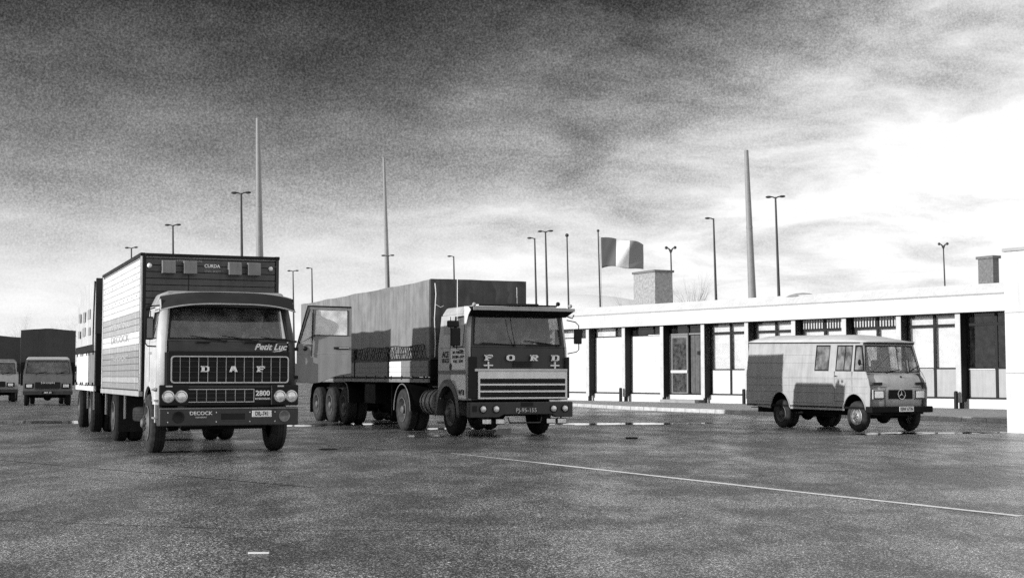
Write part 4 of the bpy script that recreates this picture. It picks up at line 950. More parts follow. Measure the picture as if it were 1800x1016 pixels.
MB().box(.68*dl,.95*dl,-.03,-.001,1.83,1.87).build('door_handle', 'black', dr, .006); MB().box(.78*dl,.96*dl,-.045,-.03,1.845,1.862).build('handle_grip', 'chrome', dr)
box('door_crease', 'print_grey', dr, .02, dl-.01, -.006, 0, 1.745, 1.755); MB().sphere(dpt(.16,1.84,-.01), .04, 6, sc=(1,.4,1)).build('side_indicator', 'black', dr)
for z in (1.3, 1.8): box('hinge', 'black', dr, -.05, .03, -.01, .03, z, z+.06)
person('person', 'truck driver in dark jacket behind the wheel of the near box truck', (0,0,0), 0, lean=.03, top='shirt_dark')
pd = bpy.data.objects['person']
mT = Matrix.Translation(T.location) @ Matrix.Rotation(TD, 4, 'Z')
pd.location = mT @ Vector((.68, 1.06, 1.64)); pd.rotation_euler = (0, 0, TD)

# ============================================================ its drawbar trailer
D2 = thing('box_trailer', 'pale tarpaulin-sided drawbar trailer coupled behind the box truck', 'trailer', tuple(mT @ Vector((0, 9.95, 0))), R(21.6))
tarp('tarpaulin', 'tarp_pale', D2, -1.24, 1.24, .04, 5.2, 1.95, 3.66, amp=.022, bow=1.3)
fc = tarp('front_cover', 'tarp_dark', D2, -1.235, 1.235, -.05, .035, 2.35, 3.67, amp=.05, step=.1)
box('front_board', 'black', D2, -1.22, 1.22, -.02, .03, 1.12, 2.35)
box('load_floor', 'chassis', D2, -1.22, 1.22, .03, 5.2, 1.02, 1.12); box('side_rail', 'board_white', D2, -1.26, -1.20, .03, 5.2, 1.0, 1.12); box('side_rail', 'board_grey', D2, 1.20, 1.26, .03, 5.2, 1.0, 1.12)
for s in (-1, 1):
    for k in range(3):
        b_ = box('dropside', 'board_white' if k else 'board_grey', D2, s*1.22-.02, s*1.22+.02, .08+1.72*k, 1.72+1.72*k, 1.14, 1.92, bevel=.005)
        for u in (.15, .85): box('catch', 'black', b_, s*1.25-.02, s*1.25+.02, .08+1.72*k+1.64*u-.03, .08+1.72*k+1.64*u+.03, 1.10, 1.20); box('catch', 'black', b_, s*1.25-.015, s*1.25+.015, .08+1.72*k+1.64*u-.03, .08+1.72*k+1.64*u+.03, 1.86, 1.93)
for y, z, w, h in ((1.2,2.75,.7,.24),(2.6,2.72,.7,.26),(1.2,2.35,.5,.2),(2.5,2.36,.9,.22),(4.0,2.75,.6,.24),(4.1,2.34,.6,.2)): box('painted_letter_block', 'print_grey', D2, -1.262, -1.257, y, y+w, z, z+h)
MB().tube([(-1.26,.05,3.6),(-1.28,.02,2.8),(-1.27,.2,2.2),(-1.27,.1,1.95)], .02, 5).build('lashing_rope', 'rope', D2)
lc = MB()
for k in range(24): y = .1+k*.21; lc.tube([(-1.275,y,1.93),(-1.28,y+.1,2.1),(-1.275,y+.2,1.93)], .011, 4)
lc.build('lacing', 'rope', D2)
for y in (1.25, 4.55):
    wheel(D2, -1.08, y, .50, .27, -1, dual=True, rim='rim_dirty'); wheel(D2, 1.08, y, .50, .27, 1, dual=True, rim='rim_dirty'); axle(D2, y, .5)
rails(D2, .1, 5.1, .88); MB().tube([(-.4,.9,.8),(0,-1.4,.72),(.4,.9,.8)], .05, 8).build('drawbar', 'chassis', D2)
for y in (.45, 2.1): box('guard_strut', 'trim_bright', D2, -1.22, -1.19, y, y+.04, .55, 1.0)

# ============================================================ tractor unit
TF = R(22.8)
Q = thing('tractor_unit', 'cab-over articulated tractor with white three-slot grille and dark front, centre of the yard', 'truck', (.16, 31.52, 0), TF)
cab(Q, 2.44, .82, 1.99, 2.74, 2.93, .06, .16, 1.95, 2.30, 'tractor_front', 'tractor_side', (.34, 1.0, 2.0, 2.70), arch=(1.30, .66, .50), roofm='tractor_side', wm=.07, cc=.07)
mQ = Matrix.Translation(Q.location) @ Matrix.Rotation(TF, 4, 'Z')
box('corner_deflector', 'black', Q, -1.225, -1.02, -.035, -.002, .86, 1.78, bevel=.01); box('corner_deflector', 'black', Q, 1.12, 1.225, -.035, -.002, .86, 1.78, bevel=.01)
box('trim_strip', 'trim_bright', Q, -1.08, 1.17, -.05, -.005, 1.455, 1.515, bevel=.006)
gr = MB(); gx0, gx1 = -1.0, 1.16; zs_ = [(.885, .995), (1.035, 1.145), (1.185, 1.295)]
gr.box(gx0, gx1, -.05, -.003, 1.297, 1.45); gr.box(gx0, gx1, -.05, -.003, .85, .883)
for (a, b), (c, d) in zip(zs_, zs_[1:]): gr.box(gx0, gx1, -.05, -.003, b, c)
for x in (gx0, gx1-.045): gr.box(x, x+.045, -.049, -.004, .882, 1.298)
gg = gr.build('grille', 'board_white', Q)
for a, b in zs_:
    s_ = box('grille_slot', 'grille_back', gg, gx0+.045, gx1-.045, -.02, -.004, a, b)
    me = MB().box(gx0+.045, gx1-.045, -.035, -.02, -.004, .004).mesh('grille_slat', 'bumper_grey')
    for k in range(1, 3): place(me, 'grille_slat', gg, loc=(0, 0, a+(b-a)*k/3))
for ch, x in (('F', -.74), ('O', -.21), ('R', .36), ('D', .88)): block_letter(ch, .20, .13, 0).build('brand_letter', 'letter_white', Q, loc=(x, -.005, 1.76)).scale.y = 1
for x in (-.74, .88): box('painted_cross', 'letter_white', Q, x-.11, x+.11, -.008, .04, 1.575, 1.605); box('painted_cross', 'letter_white', Q, x-.016, x+.016, -.010, .04, 1.52, 1.675)
for k in range(3): box('louvre', 'black', Q, -.14, .32, -.006, .04, 1.57+.045*k, 1.59+.045*k)
bq = MB(); bq.poly([(-1.24,-.14,.44),(-.55,-.14,.44),(-.42,-.14,.50),(.75,-.14,.50),(.85,-.14,.44),(1.26,-.14,.44),(1.26,-.14,.78),(-1.24,-.14,.78)], (0,.20,0))
bb = bq.build('bumper', 'bumper_grey', Q, .02)
for x in (-.92, -.61): lens(bb, 'headlight', x, -.145, .63, .075, bez='black')
for x in (.78, 1.06): lens(bb, 'headlight', x, -.145, .63, .075, bez='black')
box('indicator', 'black', bb, -1.17, -1.07, -.15, -.139, .57, .70); box('towing_recess', 'black', bb, -.02, .28, -.145, -.139, .68, .77)
pq = MB().ring([(-.16,-.143,.53),(.38,-.143,.53),(.40,-.143,.59),(.38,-.143,.66),(-.16,-.143,.66),(-.18,-.143,.59)], [(-.155,-.143,.54),(.375,-.143,.54),(.39,-.143,.59),(.375,-.143,.65),(-.155,-.143,.65),(-.17,-.143,.59)], (0,.01,0)).build('number_plate', 'bumper_grey', bb)
text('plate_lettering', 'PJ-95-155', .125, pq, (.11,-.150,.595), 'trim_bright', sx=1.05, ext=.003, bold=.001)
for x in (-.82, -.50, .73, 1.0):
    f_ = MB().box(x-.11, x+.11, -.10, -.02, .29, .415).build('fog_lamp', 'chassis', bb, .01); box('lens', 'lens_glass', f_, x-.10, x+.10, -.108, -.101, .305, .40); MB().cyl((x,-.05,.41),(x,-.05,.45),.02,None,6).build('bracket', 'chassis', f_)
MB().tube([(-.30,-.06,.44),(-.26,-.08,.32),(.48,-.08,.32),(.52,-.06,.44)], .018, 6).build('tow_bar', 'bumper_grey', bb)
MB().poly([(-.62,-.0,.06),(-.20,-.0,.06),(-.20,-.03,.20),(-.50,-.03,.20)], (0,.01,0)).build('mud_flap', 'board_grey', Q)
# big peaked visor
MB().hexa([(-1.21,.10,2.68),(1.21,.10,2.68),(1.21,.20,2.68),(-1.21,.20,2.68)], [(-1.24,-.20,2.81),(1.28,-.20,2.81),(1.24,.16,2.90),(-1.18,.16,2.90)]).build('sun_visor', 'chassis', Q, .01)
box('visor_edge', 'panel_grey', Q, -1.18, 1.28, -.22, -.202, 2.80, 2.87, bevel=.005)
MB().poly([(-1.225,-.05,2.71),(-1.245,-.235,2.80),(-1.245,-.1,2.88),(-1.22,.22,2.90),(-1.215,.22,2.5),(-1.215,.12,2.5)], (-.012,0,0)).build('visor_end', 'white_paint', Q)
MB().tube([(-.95,.05,2.93),(.95,.05,2.93)], .02, 6).build('roof_bar', 'black', Q); MB().tube([(-.2,.3,2.96),(.6,.3,2.96)], .03, 6).build('air_horn', 'black', Q)
box('roof_hatch', 'board_white', Q, -.75, -.1, .45, 1.0, 2.935, 2.97); box('roof_hatch', 'black', Q, -.08, .55, .3, .8, 2.935, 2.985)
for x in (-1.12, 1.22): MB().sphere((x, -.1, 2.93), .045, 6).build('marker_lamp', 'panel_grey', Q)
MB().sphere((.98, .05, 2.98), .05, 6).build('marker_lamp', 'black', Q)
for x, a in ((-.1, math.pi-.05), (.95, math.pi-.12), (1.0, math.pi+.02)): wiper(Q, x, .05, 2.04, .8, a, .15)
MB().tube([(-.20,.04,2.66),(-.17,-.0,2.35),(-.08,.02,2.0)], .009, 5).build('aerial_lead', 'black', Q)
xs = -1.222
box('door_gap', 'black', Q, xs-.002, xs+.01, 1.12, 1.135, 1.0, 2.70); box('door_gap', 'black', Q, xs-.002, xs+.01, .22, .235, .9, 1.99)
sw = box('bunk_window', 'panel_grey', Q, xs-.0, xs+.03, 1.24, 1.66, 2.08, 2.64, bevel=.006); sw.rotation_euler = (0, 0, 0); sw.location = (.03, 0, 0)
sgn_ = box('door_sign', 'letter_white', Q, xs-.008, xs+.002, .16, 1.10, 1.50, 1.97)
for j, (s_, z) in enumerate((('M.V. VERSTEEG', 1.88), ('DOORN - JOOP', 1.78), ('POST . 12799', 1.68))): text('door_lettering', s_, .085, sgn_, (xs-.012, .60, z), 'letter_black', 'side', sx=1.25, bold=.001)
text('door_lettering', 'ACE', .19, Q, (xs-.004, 1.45, 1.84), 'letter_black', 'side', sx=1.2, bold=.003); text('door_lettering', 'DUCS', .13, Q, (xs-.004, 1.45, 1.70), 'letter_black', 'side', sx=1.3, bold=.002)
MB().lathe([(.075,0),(.075,-.02),(.03,-.03),(0,-.03)], axis='x', n=16).build('filler_cap', 'bumper_grey', Q, loc=(xs-.002, 1.08, 1.57))
box('stripe', 'board_grey', Q, xs-.006, xs+.002, .16, 1.93, 1.40, 1.48)
box('white_panel', 'letter_white', Q, xs-.005, xs+.002, .16, .60, .86, 1.38); MB().poly([(xs-.005,.60,1.02),(xs-.005,.80,1.25),(xs-.005,1.10,1.27),(xs-.005,1.10,1.38),(xs-.005,.60,1.38)], (.007,0,0)).build('white_panel', 'letter_white', Q)
text('door_lettering', 'WT8', .17, Q, (xs-.009, .40, .98), 'letter_black', 'side', sx=1.0, bold=.004)
# wing round the front wheel
wg = MB(); V = []; W2 = [math.pi*k/16 for k in range(17)]
for a in W2:
    ro, ri = .86, .67
    V += [(xs-.03, 1.30+ro*math.cos(a)*.92, .42+ro*math.sin(a)), (xs-.03, 1.30+ri*math.cos(a)*.98, .46+ri*math.sin(a)), (xs+.38, 1.30+ri*math.cos(a)*.98, .46+ri*math.sin(a))]
wg.add(V, [(3*i, 3*i+3, 3*i+4, 3*i+1) for i in range(16)] + [(3*i+1, 3*i+4, 3*i+5, 3*i+2) for i in range(16)]); wo = wg.build('front_wing', 'tractor_fender', Q); s_ = wo.modifiers.new('skin', 'SOLIDIFY'); s_.thickness = .02
MB().tube([(xs-.02,.30,1.92),(xs-.18,.24,1.95),(xs-.20,.24,2.62),(xs-.02,.3,2.66)], .012, 6).build('mirror_arm', 'black', Q)
m1 = box('mirror', 'black', Q, xs-.32, xs-.10, .20, .27, 2.02, 2.42, bevel=.02); m2 = box('mirror', 'black', Q, xs-.40, xs-.12, .22, .30, 2.43, 2.58, bevel=.03)
MB().tube([(1.22,.1,2.62),(1.42,.06,2.58),(1.50,.05,2.5),(1.50,.05,1.95),(1.44,.05,1.9),(1.24,.1,1.86)], .012, 6).build('mirror_arm', 'black', Q)
box('mirror', 'black', Q, 1.38, 1.57, .02, .08, 2.08, 2.42, bevel=.02); MB().tube([(1.24,.1,2.7),(1.34,.05,2.66),(1.38,.05,2.74)], .014, 5).build('mirror_bracket', 'black', Q)
MB().tube([(xs-.05,.55,2.5),(xs-.05,.55,3.55)], .009, 5).build('aerial', 'letter_white', Q)
box('side_intake', 'black', Q, 1.22, 1.30, .2, .3, .9, 1.75)
box('partition_post', 'panel_grey', Q, .76, .79, 1.86, 1.90, 2.0, 2.70)
steering(Q, .66, .55, 2.02, .25, R(-28)); seat(Q, .60, .95, 1.62); seat(Q, -.62, .95, 1.62)
box('paper', 'paper', Q, .42, .54, .14, .3, 1.995, 2.003)
tf = MB()
MB().cyl((-1.0, 2.15, .74), (-1.0, 3.0, .74), .31, None, 24).build('fuel_tank', 'tank_metal', Q)
for y in (2.30, 2.60, 2.86): MB().cyl((-1.0, y, .74), (-1.0, y+.05, .74), .318, None, 24).build('tank_strap', 'chassis', Q)
for z in (.95, 1.08): box('catwalk_rail', 'board_grey', Q, -.95, -.9, 2.0, 3.1, z, z+.035)
MB().box(-1.22, -.8, 2.0, 2.1, .45, .49).box(-1.22, -.8, 2.0, 2.1, .25, .29).build('access_step', 'trim_bright', Q)
wheel(Q, -1.02, 1.32, .52, .25, -1, front=True, rim='rim_dirty'); wheel(Q, 1.04, 1.32, .52, .25, 1, front=True, rim='rim_dirty')
wheel(Q, -1.10, 4.55, .52, .27, -1, dual=True, rim='rim_dirty', tyre='rubber_dusty'); wheel(Q, 1.10, 4.55, .52, .27, 1, dual=True, rim='rim_dirty', tyre='rubber_dusty')
rails(Q, .2, 5.3, .88); axle(Q, 1.3, .5); axle(Q, 4.55, .52); box('engine_block', 'chassis', Q, -.4, .4, .3, 1.8, .46, 1.0, bevel=.05); box('fifth_wheel', 'chassis', Q, -.45, .45, 4.1, 5.0, 1.02, 1.10)
arc = [(-1.24, 4.55+.64*math.cos(a), .50+.66*math.sin(a)) for a in [math.pi*k/14*1.0 for k in range(15)]]
V = []; mg = MB()
for p in arc: V += [p, (p[0]+.6, p[1], p[2])]
mg.add(V, [(2*i, 2*i+2, 2*i+3, 2*i+1) for i in range(14)]); mo = mg.build('mudguard', 'black', Q); MB().tube(arc, .013, 6).build('mudguard_lip', 'board_grey', mo)
person('person', 'truck driver in a white shirt leaning over the wheel of the centre tractor', (0,0,0), 0, lean=.10, top='shirt', hands=((-.02,-.46,.28),(.22,-.44,.32)))
p2 = [o for o in bpy.data.objects if o.name.startswith('person') and o is not pd and o.get('category') == 'person'][0]
p2.location = mQ @ Vector((.52, 1.12, 1.66)); p2.rotation_euler = (0, 0, TF)

# ============================================================ semi trailer
RT = thing('semi_trailer', 'long grey tarpaulin semi-trailer with dropside boards behind the centre tractor', 'trailer', tuple(mQ @ Vector((0, 2.52, 0))), R(22.6))
LT = 12.4
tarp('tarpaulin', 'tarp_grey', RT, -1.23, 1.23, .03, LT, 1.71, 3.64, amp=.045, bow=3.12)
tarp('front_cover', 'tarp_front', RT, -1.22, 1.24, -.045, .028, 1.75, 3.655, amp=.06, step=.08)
MB().poly([(-.1,-.05,0),(0,-.07,0),(.1,-.05,0)], (0,0,.02))
box('front_board', 'black', RT, -1.22, 1.22, -.03, .03, 1.25, 1.75); text('transport_sign', 'T.I.R.', .24, RT, (-.66, -.04, 1.53), 'letter_white', bold=.004, sx=1.1)
MB().tube([(-1.13,-.09,3.55),(-1.11,-.10,3.3),(-1.14,-.09,2.7),(-1.12,-.10,2.1),(-1.13,-.08,1.8)], .012, 5).build('tie_rope', 'letter_white', RT)
MB().tube([(-1.13,-.1,3.05),(-1.0,-.12,2.98),(-.92,-.12,3.02)], .008, 4).build('tie_rope', 'letter_white', RT); MB().tube([(.98,-.07,3.5),(.99,-.07,2.9)], .011, 4).build('tie_rope', 'letter_white', RT)
for k in range(4):
    y0 = .06+3.09*k
    for s in (-1, 1):
        c = RT
        box('side_post', 'chassis', RT, s*1.24-.03, s*1.24+.03, y0+3.03, y0+3.09, 1.25, 2.1)
        d_ = box('dropside', 'board_grey', RT, s*1.235-.022, s*1.235+.022, y0, y0+3.02, 1.33, 1.72, bevel=.006)
        for z in (1.45, 1.58): box('dropside_rib', 'board_grey', d_, s*1.26-.006, s*1.26+.006, y0+.03, y0+2.99, z, z+.012)
        for u in (.08, .36, .64, .92): box('catch', 'black', d_, s*1.262-.015, s*1.262+.015, y0+3.02*u-.04, y0+3.02*u+.04, 1.26, 1.36)
box('painted_sunlight', 'letter_white', RT, -1.265, -1.259, 2.06, 3.04, 1.34, 1.715)  # sunlit gap between the cast shadows, painted white on the dropside
for s in (-1, 1): box('side_rail', 'board_grey', RT, s*1.24-.03, s*1.24+.03, .0, LT, 1.20, 1.29, bevel=.006)
box('load_floor', 'chassis', RT, -1.2, 1.2, .02, LT, 1.22, 1.32); box('tail_board', 'board_grey', RT, -1.2, 1.2, LT-.03, LT+.02, 1.3, 1.9)
lace = MB(); rnd = random.Random(4); hem = MB()
hem.box(-1.262, -1.25, .05, LT-.05, 1.74, 1.79)
for k in range(62):
    y = .1 + k*.198; dy = .14+.06*math.sin(k*.5)
    lace.tube([(-1.27,y,1.78),(-1.275,y+dy*.6,1.93),(-1.27,y+dy*1.4,2.09)], .010, 4)
    if k % 3 != 1: lace.tube([(-1.275,y+.1,2.08),(-1.28,y+.24,1.95),(-1.275,y+.36,1.80)], .010, 4)
lace.tube([(-1.272, y, 2.09+.02*math.sin(y*3)) for y in [i*.3 for i in range(1, 41)]], .013, 4)
lace.tube([(-1.28, y, 1.94+.03*math.sin(y*2.2)) for y in [i*.3 for i in range(1, 41)]], .009, 4)
lace.build('lacing', 'rope', RT); hem.build('tarpaulin_hem', 'black', RT)
for s in (-1, 1):
    for y in (7.45, 8.95, 10.45): wheel(RT, s*1.08, y, .51, .27, s, dual=True, rim='rim_dirty', tyre='rubber_dusty')
for y in (7.45, 8.95, 10.45): axle(RT, y, .5)
rails(RT, .3, LT-.2, 1.08)
for s in (-1,): 
    arc = [(-1.24, 6.86, .62), (-1.24, 6.90, .95), (-1.24, 7.05, 1.13), (-1.24, 7.3, 1.19), (-1.24, 10.7, 1.19), (-1.24, 11.0, 1.0), (-1.24, 11.1, .7)]
    V = []; mg = MB()
    for p in arc: V += [p, (p[0]+.55, p[1], p[2])]
    mg.add(V, [(2*i, 2*i+2, 2*i+3, 2*i+1) for i in range(6)]); mo = mg.build('mudguard', 'chassis', RT); MB().tube(arc, .013, 6).build('mudguard_lip', 'board_grey', mo)
    box('mud_flap', 'black', RT, -1.24, -.7, 11.12, 11.14, .25, .95)
for s in (-1, 1): MB().box(s*.85-.05, s*.85+.05, 3.9, 4.0, .32, 1.2).box(s*.85-.14, s*.85+.14, 3.82, 4.08, .28, .32).build('landing_leg', 'chassis', RT)
box('tool_locker', 'chassis', RT, -1.15, -.7, 4.6, 5.6, .62, 1.15, bevel=.02); box('spare_rack', 'chassis', RT, -.6, .6, 5.2, 6.2, .7, 1.1)

# ============================================================ panel van
TV = R(20)
Vn = thing('panel_van', 'grey panel van with a three-pointed star on its grille, parked by the pavement', 'van', (9.50, 34.31, 0), TV)
hw = .93; L = 5.85
def lath(z0, z1, x0, x1, ya, yb, name, m='van_body', sg=-1, t=.03): return None
# side skins: lower (with arches), belt to gutter with window openings
def van_x(z): return hw if z < 1.30 else hw - .11*((z-1.30)/.86)**1.2
def van_side(sg):
    X = lambda z: sg*van_x(z); t = (-sg*.03, 0, 0); P_ = []
    def arch(c, r, zc): return [(c+r*math.cos(a), zc+r*math.sin(a)) for a in [math.pi*k/14 for k in range(15)]]
    # lower skin polygon, y from nose to tail
    pts = [(.03,.55)]; ar1 = arch(.66,.50,.42)[::-1]; ar2 = arch(4.10,.50,.42)[::-1]
    a1 = [q for q in ar1 if q[1] >= .55]; a2 = [q for q in ar2 if q[1] >= .50]
    pts += [(a1[0][0], .55)] + a1 + [(a1[-1][0], .50), (a2[0][0], .50)] + a2 + [(a2[-1][0], .50), (L, .56), (L, 1.30), (.08, 1.30), (.0, 1.05)]
    lo = MB().poly([(X(1), y, z) for y, z in pts], t).build('side_skin', 'van_body', Vn, .008, 1)
    zg = 2.16; zb_, zt_ = 1.46, 2.10
    wins = [(.80, 1.50), (1.80, 2.45)]
    cols = [(.38, .80), (1.50, 1.80), (2.45, L)]
    up = MB()
    def strip(y0, y1, z0, z1):
        n = 4; zs = [z0+(z1-z0)*i/n for i in range(n+1)]
        for a, b in zip(zs, zs[1:]): up.hexa([(X(a),y0,a),(X(a)-sg*.03,y0,a),(X(a)-sg*.03,y1,a),(X(a),y1,a)], [(X(b),y0,b),(X(b)-sg*.03,y0,b),(X(b)-sg*.03,y1,b),(X(b),y1,b)])
    strip(.30, L, 1.301, zb_); strip(.40, L, zt_, zg)
    strip(1.50, 1.80, zb_, zt_); strip(2.45, L-.02, zb_, zt_)
    up.poly([(X(zb_),.70,zb_),(X(zb_),.80,zb_),(X(zt_),.80,zt_),(X(zt_),.72,zt_)], t); up.poly([(X(1.301),.09,1.301),(X(1.301),.30,1.301),(X(zb_),.30,zb_),(X(zb_),.20,zb_)], t)
    uo = up.build('upper_skin', 'van_body', Vn)
    for y0, y1 in wins:
        fr = [(X(zb_)+sg*.002,y0,zb_),(X(zb_)+sg*.002,y1,zb_),(X(zt_)+sg*.002,y1,zt_),(X(zt_)+sg*.002,y0,zt_)]
        inn = [(X(zb_)+sg*.002,y0+.03,zb_+.03),(X(zb_)+sg*.002,y1-.03,zb_+.03),(X(zt_)+sg*.002,y1-.03,zt_-.03),(X(zt_)+sg*.002,y0+.03,zt_-.03)]
        w_ = MB().ring(fr, inn, (-sg*.02,0,0)).build('window_frame', 'black', Vn)
        MB().poly([Vector(p)+Vector((-sg*.012,0,0)) for p in inn], (-sg*.005,0,0)).build('side_window', 'glass_van', w_)
        if y0 < 1: MB().poly([(X(zb_)-sg*.001,1.12,zb_+.02),(X(zb_)-sg*.001,1.145,zb_+.02),(X(zt_)-sg*.001,1.145,zt_-.02),(X(zt_)-sg*.001,1.12,zt_-.02)], (-sg*.02,0,0)).build('window_divider', 'black', w_)
    # quarter light
    qf = [(X(zb_),.24,zb_),(X(zb_),.69,zb_),(X(zt_),.70,zt_),(X(zt_),.42,zt_)]; qi = [(X(zb_),.30,zb_+.04),(X(zb_),.66,zb_+.04),(X(zt_),.67,zt_-.04),(X(zt_),.46,zt_-.04)]
    w_ = MB().ring(qf, qi, (-sg*.02,0,0)).build('quarter_window_frame', 'black', Vn); MB().poly([Vector(p)+Vector((-sg*.01,0,0)) for p in qi], (-sg*.005,0,0)).build('quarter_window', 'glass_van', w_)
    for z in (.68, .94, 1.10, 1.28, 1.66, 1.86): 
        y0 = 2.5 if z > 1.4 else (1.22 if z < .9 else .12)
        if z < .9:
            for a, b in ((1.22, 3.58), (4.64, L-.02)): box('swage_line', 'van_body', Vn, min(X(z)+sg*.012, X(z)-sg*.004), max(X(z)+sg*.012, X(z)-sg*.004), a, b, z-.009, z+.009, bevel=.004)
        else: box('swage_line', 'van_body', Vn, min(X(z)+sg*.012, X(z)-sg*.004), max(X(z)+sg*.012, X(z)-sg*.004), y0, L-.02, z-.009, z+.009, bevel=.004)
    box('gutter', 'black', Vn, min(X(zg)+sg*.03, X(zg)-sg*.01), max(X(zg)+sg*.03, X(zg)-sg*.01), .52, L, zg-.012, zg+.012)
    for y in (.745, 1.52): box('door_gap', 'black', Vn, min(X(1)+sg*.002, X(1)-sg*.004), max(X(1)+sg*.002, X(1)-sg*.004), y, y+.012, .95 if y < 1 else .72, 1.46)
    box('door_gap', 'black', Vn, min(X(1)+sg*.002, X(1)-sg*.004), max(X(1)+sg*.002, X(1)-sg*.004), 1.10, 1.52, .715, .727)
    box('door_handle', 'chrome', Vn, min(X(1)+sg*.03, X(1)), max(X(1)+sg*.03, X(1)), 1.38, 1.50, 1.33, 1.355)
    for c in (.66, 4.10): MB().tube([(X(1)+sg*.008, y, z) for y, z in arch(c, .505, .42) if z > .5], .016, 6).build('wheel_arch_lip', 'van_body', Vn)
    for c in (.66, 4.10):
        m_ = MB(); V = []
        for y, z in arch(c, .51, .42): V += [(X(1)-sg*.02, y, z), (X(1)-sg*.45, y, z)]
        m_.add(V, [(2*i, 2*i+2, 2*i+3, 2*i+1) for i in range(14)]); m_.build('wheel_house', 'black', Vn)
van_side(-1); van_side(1)
# roof as a lofted shell
rb_ = MB(); V = []; ny_, nx_ = 16, 14
for i in range(ny_+1):
    u = i/ny_; y = .37 + (L-.37)*u; rise = .175*(1-(1-min(1, u/.28))**2.2) * (1-max(0, (u-.9)/.1)**2*.45); w_ = van_x(2.16)+.012
    for j in range(nx_+1):
        s = -1+2*j/nx_; V.append((s*w_, y-.10*(1-s*s)*(1-min(1, u/.1)), 2.165 + rise*(1-abs(s)**3.2) + .0))
rb_.add(V, [(i*(nx_+1)+j, i*(nx_+1)+j+1, (i+1)*(nx_+1)+j+1, (i+1)*(nx_+1)+j) for i in range(ny_) for j in range(nx_)]); ro = rb_.build('roof', 'van_roof', Vn); s_ = ro.modifiers.new('skin', 'SOLIDIFY'); s_.thickness = .03; s_.offset = 1
# front: nose panel, windscreen, bonnet lip
def vq(*p): return list(p)
fm_ = MB(); n = 12; V = []
prof = [(.02,.55),(.0,.80),(-.01,1.05),(.03,1.22),(.10,1.33),(.20,1.41)]
for (y, z) in prof:
    for j in range(n+1):
        s = -1+2*j/n; w_ = van_x(z)-.002; V.append((s*w_, y + .20*abs(s)**5 - .03*(1-s*s), z))
fm_.add(V, [(i*(n+1)+j, i*(n+1)+j+1, (i+1)*(n+1)+j+1, (i+1)*(n+1)+j) for i in range(len(prof)-1) for j in range(n)]); fo = fm_.build('front_panel', 'van_body', Vn); s_ = fo.modifiers.new('skin', 'SOLIDIFY'); s_.thickness = .03; s_.offset = -1
xb, xt = .912, .805
O = [(-xb,.24,1.41),(xb,.24,1.41),(xt,.42,2.15),(-xt,.42,2.15)]; I = [(-xb+.04,.252,1.435),(xb-.04,.252,1.435),(xt-.045,.40,2.09),(-xt+.045,.40,2.09)]
MB().ring(O, I, (0,.04,0)).build('windscreen_frame', 'van_body', Vn, .006, 1)
I3 = [(-xb+.06,.262,1.455),(xb-.06,.262,1.455),(xt-.065,.395,2.07),(-xt+.065,.395,2.07)]
MB().ring(I, I3, (0,-.01,0)).build('windscreen_seal', 'black', Vn); MB().poly([Vector(p)+Vector((0,.015,0)) for p in I], (0,.005,0)).build('windscreen', 'glass_clear', Vn)
box('roof_lip', 'black', Vn, -.80, .80, .34, .42, 2.13, 2.165, bevel=.005)
gv = box('grille', 'grille_back', Vn, -.36, .40, -.05, -.02, .80, 1.02)
me = MB().box(-.35, .39, -.062, -.05, -.006, .006).mesh('grille_slat', 'chassis')
for k in range(1, 7): place(me, 'grille_slat', gv, loc=(0, 0, .80+.22*k/7))
st = MB(); pts = [(.0+.115*math.cos(2*math.pi*k/32), -.068, .115*math.sin(2*math.pi*k/32)) for k in range(33)]; st.tube(pts, .009, 6)
for k in range(3):
    a = math.pi/2+2*math.pi*k/3; e = (.112*math.cos(a), -.068, .112*math.sin(a)); nrm_ = Vector((-math.sin(a), 0, math.cos(a)))*.02
    st.add([Vector((0,-.085,0)), Vector(e), Vector((0,-.068,0))+nrm_+Vector((math.cos(a),0,math.sin(a)))*.01, Vector((0,-.068,0))-nrm_+Vector((math.cos(a),0,math.sin(a)))*.01], [(0,2,1),(0,1,3),(2,3,1),(0,3,2)])
st.build('star_emblem', 'chrome', gv, loc=(.03, 0, .91))
for s in (-1, 1):
    xc = s*.66
    h_ = MB().box(xc-.20, xc+.16 if s < 0 else xc+.18, -.035, .02, .79, 1.03).build('headlight_surround', 'van_body', Vn, .02); MB().ring([(xc-.17,-.045,.80),(xc+.15,-.045,.80),(xc+.15,-.045,1.01),(xc-.17,-.045,1.01)], [(xc-.15,-.045,.82),(xc+.13,-.045,.82),(xc+.13,-.045,.99),(xc-.15,-.045,.99)], (0,.03,0)).build('headlight_bezel', 'black', h_)
    MB().box(xc-.15, xc+.13, -.052, -.03, .82, .99).build('headlight', 'lens_glass', h_, .02)
    vq_ = box('air_intake', 'black', Vn, min(s*.55, s*.80), max(s*.55, s*.80), -.025, .02, 1.135, 1.20); box('indicator', 'lens_dull', Vn, min(s*.80, s*.915), max(s*.80, s*.915), .02, .1, 1.135, 1.20, bevel=.01)
box('bonnet_gap', 'black', Vn, -.80, .90, -.022, -.0, 1.082, 1.09); box('bonnet_gap', 'black', Vn, -.47, -.462, -.03, .0, .62, 1.08); MB().sphere((.12,.07,1.33), .03, 6).build('washer_jet', 'black', Vn)
bvn = MB().box(-.98, .99, -.14, -.04, .47, .62).box(-.98, -.92, -.05, .14, .47, .62).box(.93, .99, -.05, .14, .47, .62).build('bumper', 'chassis', Vn, .02); 
plate(bvn, .12, -.142, .555, .46, .125, 'KBW 677N')
for x, a in ((.05, .14), (.72, .34)): wiper(Vn, x-.25, .24, 1.44, .45, a, .35)
MB().tube([(-.90,.30,1.62),(-1.05,.24,1.66)], .01, 5).sphere((-1.07,.23,1.68), .055, 6, sc=(1,.4,1.4)).build('mirror', 'black', Vn)
